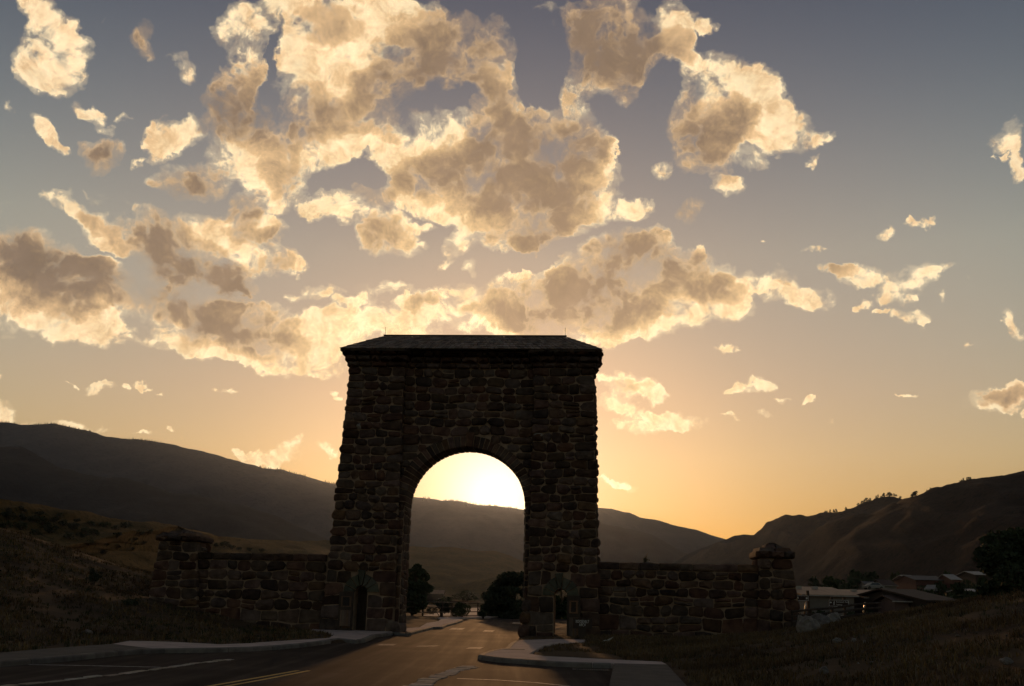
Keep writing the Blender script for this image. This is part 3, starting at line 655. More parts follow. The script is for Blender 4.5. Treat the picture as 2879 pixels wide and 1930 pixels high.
terrain_strip('mountain_spur', M4, 3000, 2300, MT['forest_hill'], 120, 30, 0.06, 0.16, 1.2, seed=9.0, fine=0.008)
H1 = [(1860,1610),(1924,1578),(1952,1561),(1976,1547),(1995,1542),(2015,1528),(2032,1525),(2053,1530),(2070,1520),(2089,1508),(2120,1502),(2138,1486),(2155,1467),(2180,1457),(2211,1451),(2246,1449),(2291,1451),(2319,1443),(2351,1439),(2391,1431),(2423,1417),(2455,1405),(2492,1396),(2512,1394),(2548,1404),(2620,1430),(2800,1470),(2960,1500)]
hillA, crestH1 = terrain_strip('hill', H1, [(1860, 2700), (2100, 2400), (2291, 2000), (2960, 1900)], [(1860, 1900), (2291, 1250), (2960, 1000)], MT['red_hill'], 260, 40, 0.05, 0.22, 1.1, seed=12.0, fine=0.035)
H2 = [(2060,1650),(2120,1622),(2180,1590),(2215,1562),(2260,1520),(2300,1483),(2330,1470),(2380,1455),(2440,1440),(2500,1424),(2552,1405),(2576,1392),(2612,1376),(2652,1364),(2705,1352),(2745,1349),(2793,1342),(2879,1328),(3100,1300),(3600,1270)]
hillB, crestH2 = terrain_strip('hill', H2, [(2060, 1700), (2300, 1500), (2552, 1280), (3600, 1150)], [(2060, 1050), (2552, 560), (3600, 420)], MT['near_hill'], 300, 44, 0.05, 0.20, 1.05, seed=15.0, fine=0.03)
G1 = [(-900,1330),(-300,1382),(0,1407),(60,1411),(100,1415),(180,1430),(240,1438),(300,1455),(360,1462),(430,1466),(500,1478),(560,1490),(620,1507),(700,1513),(760,1517),(913,1522),(1000,1528),(1159,1536),(1204,1540),(1243,1538),(1302,1543),(1337,1548),(1391,1547),(1405,1552),(1436,1564),(1471,1579),(1560,1610),(1700,1650),(1800,1670)]
hillG, crestG1 = terrain_strip('grassy_hill', G1, [(-900, 260), (0, 300), (500, 420), (900, 760), (1159, 1000), (1800, 1050)], [(-900, 95), (0, 105), (500, 115), (800, 170), (1000, 330), (1159, 450), (1800, 500)], MT['grass_hill'], 360, 60, 0.10, 0.07, 1.0, z_base=-1.6, seed=21.0, fine=0.03)

# ------------------------------------------------------------------ the stone arch
ARCH_LOC = Vector((0, DIST, 0))
arch = thing('stone_arch', 'tall rough stone gateway arch with two towers and a low shingled roof over the road', 'arch', ARCH_LOC, -YAW)
def frame_front(off):      # facade coordinates (u, h) and outward distance n -> arch local
    return lambda u, h, n: Vector((u, off - n, h))
def frame_back(off):
    return lambda u, h, n: Vector((u, off + n, h))
def frame_side(u0, sgn):   # a face looking along +u (sgn 1) or -u (sgn -1); a runs inward
    return lambda a, h, n: Vector((u0 + sgn * n, a, h))

def stone_shape(q, proud, gap, deep=0.12, cham=None, rng=R):
    """a rough-faced block: outline from four corners, chamfered and uneven, with a bulging face. Returns (verts (a, b, n), faces)"""
    q = [Vector((p[0], p[1])) for p in q]; c = sum(q, Vector((0, 0))) / 4
    w = ((q[1] - q[0]).length + (q[2] - q[3]).length) / 2; h = ((q[3] - q[0]).length + (q[2] - q[1]).length) / 2
    if w < 0.12 or h < 0.10: return None
    ch = cham if cham is not None else rng.uniform(0.12, 0.32) * min(w, h)
    out = []
    for i in range(4):
        p, a, b = q[i], q[i - 1], q[(i + 1) % 4]
        da, db = (a - p), (b - p); la, lb = da.length, db.length; da.normalize(); db.normalize()
        p = p + (da + db) * gap
        k1, k2 = ch * rng.uniform(0.4, 1.2), ch * rng.uniform(0.4, 1.2)
        out += [p + da * k1, p + db * k2]
        mid = p + (b - p) * rng.uniform(0.4, 0.6)
        if lb > 0.35: out.append(mid + Vector((-db.y, db.x)) * rng.uniform(-0.022, 0.02))
    n = len(out); vs, fs = [], []
    inset = min(0.07, 0.20 * min(w, h))
    for p in out: vs.append((p.x, p.y, -deep))
    for p in out: vs.append((p.x, p.y, proud * 0.35))
    for p in out:
        d = (c - p); L = d.length
        vs.append((*(p + d * (inset * rng.uniform(0.7, 1.5) / max(L, 0.01))), proud * rng.uniform(0.75, 1.15)))
    vs.append((c.x + rng.uniform(-.2, .2) * w * .5, c.y + rng.uniform(-.2, .2) * h * .5, proud * rng.uniform(1.05, 1.5)))
    for i in range(n):
        j = (i + 1) % n
        fs += [(i, j, n + j, n + i), (n + i, n + j, 2 * n + j, 2 * n + i), (2 * n + i, 2 * n + j, 3 * n)]
    return vs, fs, c

stones = []        # (area seen, root, name, verts, faces, origin, material key)
def lay(root, name, fr, q, proud=None, gap=0.025, deep=0.12, mat='stone', weight=1.0, cham=None):
    s = stone_shape(q, proud if proud is not None else R.uniform(0.05, 0.12), gap, deep, cham)
    if not s: return
    vs, fs, c = s
    o = fr(c.x, c.y, 0.0)
    area = abs((q[1][0] - q[0][0]) * (q[3][1] - q[0][1]))
    stones.append((area * weight, root, name, [fr(*v) - o for v in vs], fs, o, mat))

def courses(h0, h1, hmin, hmax, big_below=None):
    out = [h0]
    while out[-1] < h1 - hmin * 0.6:
        k = 1.0
        if big_below and out[-1] < big_below: k = 1.45
        out.append(out[-1] + R.uniform(hmin, hmax) * k)
    s = (h1 - h0) / (out[-1] - h0)
    return [h0 + (v - h0) * s for v in out]

def wall_face(root, fr, left, right, h0, h1, holes=(), hmin=0.36, hmax=0.48, wmin=0.42, wmax=0.92, quoin=(0.0, 0.0), weight=1.0, big_below=None, proud=(0.03, 0.17), cs=None, qdeep=0.55):
    """coursed rubble between left(h) and right(h); holes: functions h -> list of (u0, u1) to keep clear"""
    cs = cs or courses(h0, h1, hmin, hmax, big_below)
    wob = [R.uniform(0, 50) for _ in cs]
    def hh(i, u):
        if i in (0, len(cs) - 1): return cs[i]
        return cs[i] + 0.06 * math.sin(u * 1.7 + wob[i]) + 0.03 * math.sin(u * 4.1 + wob[i] * 3)
    for i in range(len(cs) - 1):
        a, b = cs[i], cs[i + 1]; mid = (a + b) / 2
        spans = [(left(mid), right(mid))]
        for hole in holes:
            for (x0, x1) in hole(mid, a, b):
                new = []
                for (s0, s1) in spans:
                    if x1 <= s0 or x0 >= s1: new.append((s0, s1)); continue
                    if x0 > s0: new.append((s0, x0))
                    if x1 < s1: new.append((x1, s1))
                spans = new
        for (s0, s1) in spans:
            if s1 - s0 < 0.13: continue
            cuts = [s0]
            while s1 - cuts[-1] > wmax * 1.15: cuts.append(cuts[-1] + R.uniform(wmin, wmax) * (1.12 if big_below and a < big_below else 1))
            if s1 - cuts[-1] < 0.28 and len(cuts) > 1: cuts[-1] = s1
            else: cuts.append(s1)
            for k in range(len(cuts) - 1):
                u0, u1 = cuts[k], cuts[k + 1]
                endl, endr = abs(u0 - left(mid)) < 1e-6, abs(u1 - right(mid)) < 1e-6
                sl = (left(b) - left(a)) / (b - a) * (b - a) / 2 if endl else R.uniform(-0.04, 0.04)
                sr = (right(b) - right(a)) / 2 if endr else R.uniform(-0.04, 0.04)
                if not endl and k == 0: sl = 0
                if not endr and k == len(cuts) - 2: sr = 0
                ql = R.uniform(*quoin) if (endl and quoin[1]) else 0.0
                qr = R.uniform(*quoin) if (endr and quoin[1]) else 0.0
                isq = (ql and endl) or (qr and endr)
                u0_, u1_ = u0 - ql, u1 + qr
                pr = R.uniform(*proud)
                nm = 'corner_stone' if isq else 'stone'
                if not isq and b - a > 0.40 and R.random() < 0.13:
                    m_ = R.uniform(0.42, 0.58)
                    hm0, hm1 = hh(i, u0_) * (1 - m_) + hh(i + 1, u0_) * m_, hh(i, u1_) * (1 - m_) + hh(i + 1, u1_) * m_
                    lay(root, nm, fr, [(u0_ - sl, hh(i, u0_)), (u1_ - sr, hh(i, u1_)), (u1_, hm1), (u0_, hm0)], pr, weight=weight)
                    lay(root, nm, fr, [(u0_, hm0), (u1_, hm1), (u1_ + sr, hh(i + 1, u1_)), (u0_ + sl, hh(i + 1, u0_))], R.uniform(*proud), weight=weight)
                else:
                    lay(root, nm, fr, [(u0_ - sl, hh(i, u0_)), (u1_ - sr, hh(i, u1_)), (u1_ + sr, hh(i + 1, u1_)), (u0_ + sl, hh(i + 1, u0_))], pr * (0.6 if big_below and a < big_below else 1), weight=weight, deep=qdeep if isq else 0.12, cham=R.uniform(0.03, 0.07) if big_below and a < big_below else None)

def F(px, py, off=0.0): return fac(px, py, off)
TOP = 13.32                                    # underside of the corbelled courses
uLo0, uLo1 = F(903, 1765)[0], F(984, 1040)[0]   # outer edge of the left tower, bottom and top
uRo0, uRo1 = F(1684, 1790)[0], F(1668, 1050)[0]
H_T = F(984, 1040)[1]
lin_h = lambda a, b: (lambda h: a + (b - a) * h / H_T)
L_out, R_out = lin_h(uLo0, uLo1), lin_h(uRo0, uRo1)
L_in, R_in = lin_h(-5.50, -5.60), lin_h(1.02, 1.24)
POFF, BACK, TBACK = 0.34, 2.25, 2.6            # set-back of the middle panel; back faces
JL, JR = -5.27, 0.84                           # jambs of the great opening
CU, RAD = (JL + JR) / 2, (JR - JL) / 2
SPR = F(1318, 1256, POFF)[1] - RAD             # springing height
RING = 0.54

# small doorways through the towers
LD = (F(993, 1740)[0], F(1029, 1740)[0]); LDT = F(1011, 1647)[1]
RD = (F(1557, 1740)[0], F(1594, 1740)[0]); RDT = F(1576, 1657)[1]

def pierced(root, name, lo, hi, h0, h1, off0, off1, opening, mat, n=20):
    """a wall body from off0 to off1 between lo(h) and hi(h), with one round-headed opening (a, b, springing)"""
    a, b, sp = opening; r = (b - a) / 2; c = (a + b) / 2
    cols = [(lo, a, None), (b, hi, None)]
    V, Fq = [], []
    def quad(p):
        k = len(V)
        V.extend([(u, off0, h) for u, h in p]); V.extend([(u, off1, h) for u, h in p]); m = len(p)
        Fq.append(tuple(range(k, k + m))); Fq.append(tuple(range(k + m, k + 2 * m))[::-1])
    val = lambda f, h: f(h) if callable(f) else f
    quad([(val(lo, h0), h0), (a, h0), (a, sp), (val(lo, sp), sp)]); quad([(b, h0), (val(hi, h0), h0), (val(hi, sp), sp), (b, sp)])
    ht = sp + r
    arcp = [(c - r * math.cos(math.pi * i / n), sp + r * math.sin(math.pi * i / n)) for i in range(n + 1)]
    # left spandrel, right spandrel
    for i in range(n):
        p, q = arcp[i], arcp[i + 1]
        edge = lo if i < n / 2 else hi
        if i < n / 2: quad([(val(lo, p[1]), p[1]), p, q, (val(lo, q[1]), q[1])])
        else: quad([p, (val(hi, p[1]), p[1]), (val(hi, q[1]), q[1]), q])
    quad([(val(lo, ht), ht), (val(hi, ht), ht), (val(hi, h1), h1), (val(lo, h1), h1)])
    def wallq(p, q):
        k = len(V); V.extend([(p[0], off0, p[1]), (q[0], off0, q[1]), (q[0], off1, q[1]), (p[0], off1, p[1])]); Fq.append((k, k + 1, k + 2, k + 3))
    path = [(a, h0), *arcp, (b, h0)]
    for p, q in zip(path[:-1], path[1:]): wallq(p, q)
    for f in (lo, hi):
        wallq((val(f, h0), h0), (val(f, h1), h1))
    wallq((val(lo, h1), h1), (val(hi, h1), h1))
    o = obj(name, V, Fq, mat, root)
    bm = bmesh.new(); bm.from_mesh(o.data); bmesh.ops.remove_doubles(bm, verts=bm.verts, dist=1e-5); bmesh.ops.recalc_face_normals(bm, faces=bm.faces); bm.to_mesh(o.data); bm.free()
    return o
LSP, RSP = LDT - (LD[1] - LD[0]) / 2, RDT - (RD[1] - RD[0]) / 2
pierced(arch, 'tower_core', L_out, L_in, -0.5, 14.3, 0.0, TBACK, (*LD, LSP), MT['mortar'])
pierced(arch, 'tower_core', R_in, R_out, -0.5, 14.3, 0.0, TBACK, (*RD, RSP), MT['mortar'])
pierced(arch, 'panel_core', lambda h: L_in(h) - 0.1, lambda h: R_in(h) + 0.1, -0.5, 14.28, POFF, BACK, (JL, JR, SPR), MT['mortar'], 40)

def ring_hole(c, sp, rad, jl, jr):
    """keeps the opening and its ring of voussoirs clear"""
    def f(mid, a, b):
        if mid <= sp: return [(jl, jr)]
        d = rad ** 2 - (mid - sp) ** 2
        if d <= 0: return []
        return [(c - math.sqrt(d), c + math.sqrt(d))]
    return f
def plain_hole(u0, u1, h0, h1): return lambda mid, a, b: [(u0, u1)] if h0 < mid < h1 else []
DOOR_R = 0.92
ldc, rdc = (LD[0] + LD[1]) / 2, (RD[0] + RD[1]) / 2
lh = ring_hole(ldc, LSP, DOOR_R, LD[0] - 0.02, LD[1] + 0.02); rh = ring_hole(rdc, RSP, DOOR_R, RD[0] - 0.02, RD[1] + 0.02)
LEAF_L = (F(950, 1740)[0], F(992, 1740)[0]); LEAF_R = (F(1595, 1740)[0], F(1633, 1740)[0])
front = frame_front(0.0)
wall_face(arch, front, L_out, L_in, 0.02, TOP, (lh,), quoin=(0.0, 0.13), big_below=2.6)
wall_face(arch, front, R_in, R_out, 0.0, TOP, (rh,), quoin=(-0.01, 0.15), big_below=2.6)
# plinth stones of the towers, spreading towards the road
for k, (u0, h0, h1) in enumerate(((0.58, 0.0, 0.62), (0.64, 0.64, 1.20))):
    lay(arch, 'corner_stone', front, [(u0, h0), (1.22, h0), (1.22, h1), (u0 + 0.05, h1)], 0.16, deep=1.6)
lay(arch, 'corner_stone', front, [(0.74, 1.22), (1.25, 1.22), (1.25, 1.78), (0.80, 1.78)], 0.13, deep=1.6)
lay(arch, 'corner_stone', front, [(-5.6, 0.0), (-5.12, 0.0), (-5.16, 0.6), (-5.6, 0.6)], 0.14, deep=1.9)
panel = frame_front(POFF)
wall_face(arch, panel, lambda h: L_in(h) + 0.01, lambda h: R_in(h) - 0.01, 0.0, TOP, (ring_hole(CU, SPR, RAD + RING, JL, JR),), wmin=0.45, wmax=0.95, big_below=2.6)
# faces not seen from the front: jambs, back and outer sides, as part of the stone mass
wall_face(arch, frame_side(JL, 1), lambda h: POFF + 0.02, lambda h: BACK, 0.0, SPR, weight=0.0001, proud=(0.03, 0.07))
wall_face(arch, frame_side(JR, -1), lambda h: POFF + 0.02, lambda h: BACK, 0.0, SPR, weight=0.0001, proud=(0.03, 0.07))
bk = frame_back(TBACK)
wall_face(arch, bk, L_out, L_in, 0.02, TOP, (lh,), weight=0.0001, big_below=2.6)
wall_face(arch, bk, R_in, R_out, 0.0, TOP, (rh,), weight=0.0001, big_below=2.6)
wall_face(arch, frame_back(BACK), L_in, R_in, 0.0, TOP, (ring_hole(CU, SPR, RAD + RING, JL, JR),), weight=0.0001)
for fn, sg in ((L_out, -1), (R_out, 1)):
    cs = courses(0.0, TOP, 0.38, 0.5)
    for a, b in zip(cs[:-1], cs[1:]):
        wall_face(arch, frame_side(fn((a + b) / 2), sg), lambda h: 0.45, lambda h: TBACK, a, b, weight=0.0001, cs=[a, b])
for fn, sg in ((L_in, 1), (R_in, -1)):
    cs = courses(0.0, TOP, 0.38, 0.5)
    for a, b in zip(cs[:-1], cs[1:]):
        if a > SPR + 1.0: lay(arch, 'stone', frame_side(fn((a + b) / 2), sg), [(0.03, a), (POFF - 0.02, a), (POFF - 0.02, b), (0.03, b)], 0.04, weight=0.0001)

# corbelled courses under the eaves
cor = [(TOP, 13.60, 0.14, 0.30), (13.61, 13.92, 0.27, 0.33), (13.93, 14.30, 0.40, 0.38)]
for (h0, h1, out_, hh_) in cor:
    for (a, b, o0, side) in ((uLo1 - 0.02, -5.60, 0.0, -1), (-5.60 + out_, 1.24 - out_, POFF, 0), (1.24, uRo1 + 0.02, 0.0, 1)):
        a_, b_ = a - (out_ if side in (-1, 1) else 0), b + (out_ if side in (-1, 1) else 0)
        u = a_
        while u < b_ - 0.05:
            w = R.uniform(0.42, 0.85)
            if b_ - u - w < 0.35: w = b_ - u
            e = R.uniform(-0.02, 0.04)
            lay(arch, 'cornice_stone', frame_front(o0), [(u, h0), (u + w, h0), (u + w, h1), (u, h1)], out_ + 0.05 + e, 0.016, 0.2, weight=50, cham=0.05)
            u += w
    for (uu, sg) in ((uLo1, -1), (uRo1, 1)):     # the returns on the outer sides
        v = 0.1
        while v < TBACK:
            w = min(R.uniform(0.5, 0.8), TBACK + 0.2 - v)
            lay(arch, 'cornice_stone', frame_side(uu, sg), [(v, h0), (v + w, h0), (v + w, h1), (v, h1)], out_ + R.uniform(-0.03, 0.05), 0.012, 0.2, weight=20, cham=0.05); v += w
    MB().box(((uLo1 + uRo1) / 2, (TBACK + 0.3) / 2, (h0 + h1) / 2), (uRo1 - uLo1 + 2 * out_ - 0.12, TBACK - 0.34, h1 - h0)).build('cornice_bed', MT['mortar'], arch)

# voussoirs: wedges that run through the whole thickness
def voussoirs(root, name, c, sp, r0, r1, n, o0, o1, mat, key=None, gap=0.012, proud=0.04):
    w = [R.uniform(0.85, 1.15) for _ in range(n)]
    if key: w[n // 2] = key
    s = sum(w); a = 0.0
    for k in range(n):
        a0, a1 = math.pi * a / s, math.pi * (a + w[k]) / s; a += w[k]
        iskey = key and k == n // 2
        ra, rb = r0, r1 + (0.20 if iskey else R.uniform(-0.02, 0.03))
        g0, g1 = gap / r0, gap / r1; p = proud + R.uniform(-0.015, 0.025) + (0.08 if iskey else 0)
        q = []
        for (rad, aa) in ((ra, a0 + g0), (rb, a0 + g1), (rb, a1 - g1), (ra, a1 - g0)):
            q.append((c - rad * math.cos(aa), sp + rad * math.sin(aa)))
        cu, ch_ = sum(x for x, _ in q) / 4, sum(y for _, y in q) / 4
        ins = [(x + (cu - x) * 0.08, y + (ch_ - y) * 0.08) for x, y in q]
        vs = [(x - cu, o1, y - ch_) for x, y in q] + [(x - cu, o0 - p * 0.4, y - ch_) for x, y in q] + [(x - cu, o0 - p + R.uniform(-0.01, 0.01), y - ch_) for x, y in ins]
        fs = [(3, 2, 1, 0), (8, 9, 10, 11)] + [(i, (i + 1) % 4, 4 + (i + 1) % 4, 4 + i) for i in range(4)] + [(4 + i, 4 + (i + 1) % 4, 8 + (i + 1) % 4, 8 + i) for i in range(4)]
        o = obj('keystone' if iskey else name, vs, fs, mat, root, (cu, 0, ch_))
        bm = bmesh.new(); bm.from_mesh(o.data); bmesh.ops.recalc_face_normals(bm, faces=bm.faces); bm.to_mesh(o.data); bm.free()
voussoirs(arch, 'voussoir', CU, SPR, RAD - 0.03, RAD + RING, 37, POFF, BACK + 0.03, MT['stone'], key=1.5, gap=0.022)
# door surrounds in greenish dressed stone with a projecting keystone
voussoirs(arch, 'door_voussoir', ldc, LSP, (LD[1] - LD[0]) / 2, DOOR_R - 0.03, 7, 0.0, 0.12, MT['green_stone'], key=0.9, gap=0.018, proud=0.09)
voussoirs(arch, 'door_voussoir', rdc, RSP, (RD[1] - RD[0]) / 2, DOOR_R - 0.03, 7, 0.0, 0.12, MT['green_stone'], key=0.9, gap=0.018, proud=0.09)
# two pale weathered stones let into the tower faces
for (px, py, w, h) in ((1010, 1199, 0.42, 0.34), (1513, 1228, 0.48, 0.38)):
    u, hh_ = F(px, py)
    s_ = stone_shape([(u - w / 2, hh_ - h / 2), (u + w / 2, hh_ - h / 2), (u + w / 2, hh_ + h / 2), (u - w / 2, hh_ + h / 2)], 0.135, 0.02, 0.1)
    o = obj('stone', [front(*v) for v in s_[0]], s_[1], MT['pale_stone'], arch); o['label'] = 'pale lichen-spotted stone'

# door leaves standing open against the wall, each with a barred light above planks
def door_leaf(hinge_u, width, h0, h1, ang):
    t = bpy.data.objects.new('door', None); C.objects.link(t); t.parent = arch
    t.location = (hinge_u, -0.20, h0); t.rotation_euler = (0, 0, ang)
    H_, W_ = h1 - h0, width; fr_ = MB()
    for z0, z1 in ((0.0, 0.10), (H_ * 0.52, H_ * 0.60), (H_ - 0.22, H_)): fr_.box((W_ / 2, 0, (z0 + z1) / 2), (W_, 0.07, z1 - z0))
    for x in (0.05, W_ - 0.05): fr_.box((x, 0, H_ / 2), (0.10, 0.068, H_ * 0.998))
    fr_.build('door_frame', MT['dark_wood'], t)
    n = 5
    for i in range(n):
        MB().box((0.10 + (W_ - 0.2) * (i + 0.5) / n, 0.002 * (i % 2), H_ * 0.31), ((W_ - 0.2) / n * 0.92, 0.05, H_ * 0.42)).build('plank', MT['door_wood'], t)
    wf = MB(); zc, zh = H_ * 0.745, H_ * 0.28
    for x in (0.16, W_ - 0.16): wf.box((x, -0.012, zc), (0.09, 0.06, zh))
    for z in (zc - zh / 2 + 0.03, zc + zh / 2 - 0.03): wf.box((W_ / 2, -0.01, z), (W_ - 0.22, 0.055, 0.06))
    wf.build('window_frame', MT['door_wood'], t)
    MB().box((W_ / 2, 0.012, zc), (W_ - 0.36, 0.012, zh - 0.1)).build('pane', MT['glass'], t)
# dark inner door, added to block the light so the left passage stays black
ind = bpy.data.objects.new('added_inner_door', None); C.objects.link(ind); ind.parent = arch; ind.location = (ldc, 0.75, 0.0)
wdt = LD[1] - LD[0]
for i in range(4): MB().box((-wdt / 2 + wdt * (i + 0.5) / 4, 0.003 * (i % 2), LDT / 2 + 0.1), (wdt / 4 * 0.94, 0.05, LDT + 0.1)).build('plank', MT['dark_wood'], ind)
for z in (0.5, 1.9): MB().box((0, -0.04, z), (wdt * 0.96, 0.03, 0.12)).build('batten', MT['dark_wood'], ind)
door_leaf(LEAF_L[1] + 0.02, -(LEAF_L[0] - LEAF_L[1]), F(970, 1772)[1], F(970, 1664)[1], math.radians(180 - 8))
door_leaf(LEAF_R[0] - 0.02, LEAF_R[1] - LEAF_R[0], F(1612, 1803)[1], F(1612, 1675)[1], math.radians(-8))

# roof: low hipped shingle roof with a soft flare, stepping forward over the towers
RX0, RX1 = F(957, 977, -0.55)[0], F(1692, 980, -0.55)[0]
EH = F(1325, 988, -0.2)[1]; EHT = F(1000, 979, -0.55)[1]
RIDGE_OFF = 1.25
r0u, rh_ = F(1084, 945, RIDGE_OFF); r1u, rh2 = F(1588, 944, RIDGE_OFF)
NR = 7
def roof_pt(t, kind, u=None):
    """point on the front slope: t 0 at the eaves, 1 at the ridge"""
    z = EHT + (rh_ - EHT) * (t ** 0.92); return z
rv, rf = [], []
rings = []
for k in range(NR + 1):
    t = k / NR; z = EHT + (rh_ - EHT) * t ** 0.95
    x0 = RX0 + (r0u - RX0) * t; x1 = RX1 + (r1u - RX1) * t
    yf = -0.55 + (RIDGE_OFF + 0.55) * t; yb = 3.05 + (RIDGE_OFF - 3.05) * t
    rings.append((x0, x1, yf, yb, z))
for (x0, x1, yf, yb, z) in rings: rv += [(x0, yf, z), (x1, yf, z), (x1, yb, z), (x0, yb, z)]
for k in range(NR): rf += [(k * 4 + i, k * 4 + (i + 1) % 4, k * 4 + 4 + (i + 1) % 4, k * 4 + 4 + i) for i in range(4)]
rf.append((3, 2, 1, 0))
roof = obj('roof', [(x, y, z - 0.05) for x, y, z in rv], rf, MT['dark_wood'], arch)
sh = MB()
def slope_course(pa, pb, qa, qb, up):
    """one course of overlapping shingles between lower edge pa-pb and upper edge qa-qb"""
    pa, pb, qa, qb = Vector(pa), Vector(pb), Vector(qa), Vector(qb); L = (pb - pa).length; n = max(1, int(L / 0.17))
    nrm = (pb - pa).cross(qa - pa).normalized() * up
    for i in range(n):
        a, b = (i + 0.04) / n, (i + 0.96) / n
        e = R.uniform(-0.03, 0.03); lift = R.uniform(0.025, 0.045)
        dn = ((pa - qa).normalized()) * (0.03 + e)
        l0, l1, u0, u1 = pa.lerp(pb, a) + dn, pa.lerp(pb, b) + dn, qa.lerp(qb, a), qa.lerp(qb, b)
        sh.add([l0 + nrm * lift, l1 + nrm * lift, u1 + nrm * 0.008, u0 + nrm * 0.008, l0, l1], [(0, 1, 2, 3), (4, 5, 1, 0)])
for k in range(NR):
    a, b = rings[k], rings[k + 1]
    slope_course((a[0], a[2], a[4]), (a[1], a[2], a[4]), (b[0], b[2], b[4]), (b[1], b[2], b[4]), 1)
    slope_course((a[1], a[3], a[4]), (a[0], a[3], a[4]), (b[1], b[3], b[4]), (b[0], b[3], b[4]), 1)
    slope_course((a[0], a[3], a[4]), (a[0], a[2], a[4]), (b[0], b[3], b[4]), (b[0], b[2], b[4]), 1)
    slope_course((a[1], a[2], a[4]), (a[1], a[3], a[4]), (b[1], b[2], b[4]), (b[1], b[3], b[4]), 1)
tag(sh.build('shingle', MT['shingle'], arch), kind='stuff')
eb = MB()
zE = EHT - 0.075
for (x0, x1, y0) in ((RX0, -5.45, -0.54), (1.10, RX1, -0.54)): eb.box(((x0 + x1) / 2, y0 + 0.03, zE), (x1 - x0, 0.06, 0.10))
eb.box(((-5.45 + 1.10) / 2, -0.17, zE - 0.01), (6.6, 0.06, 0.10))
for x in (-5.45, 1.10): eb.box((x, -0.36, zE - 0.002), (0.06, 0.40, 0.096))
for x in (RX0 + 0.03, RX1 - 0.03): eb.box((x, 1.25, zE - 0.001), (0.06, 3.5, 0.098))
eb.build('eave_board', MT['dark_wood'], arch)
MB().box(((r0u + r1u) / 2, RIDGE_OFF, rh_ + 0.03), (r1u - r0u + 0.2, 0.16, 0.05)).build('ridge_board', MT['dark_wood'], arch)
for (px, py, pt) in ((1083, 945, 920), (1589, 944, 922)):
    u, h = F(px, py, RIDGE_OFF); u2, h2_ = F(px, pt, RIDGE_OFF)
    MB().tube([(u, RIDGE_OFF, h - 0.1), (u, RIDGE_OFF, h2_)], 0.011, 6).build('lightning_rod', MT['iron'], arch)

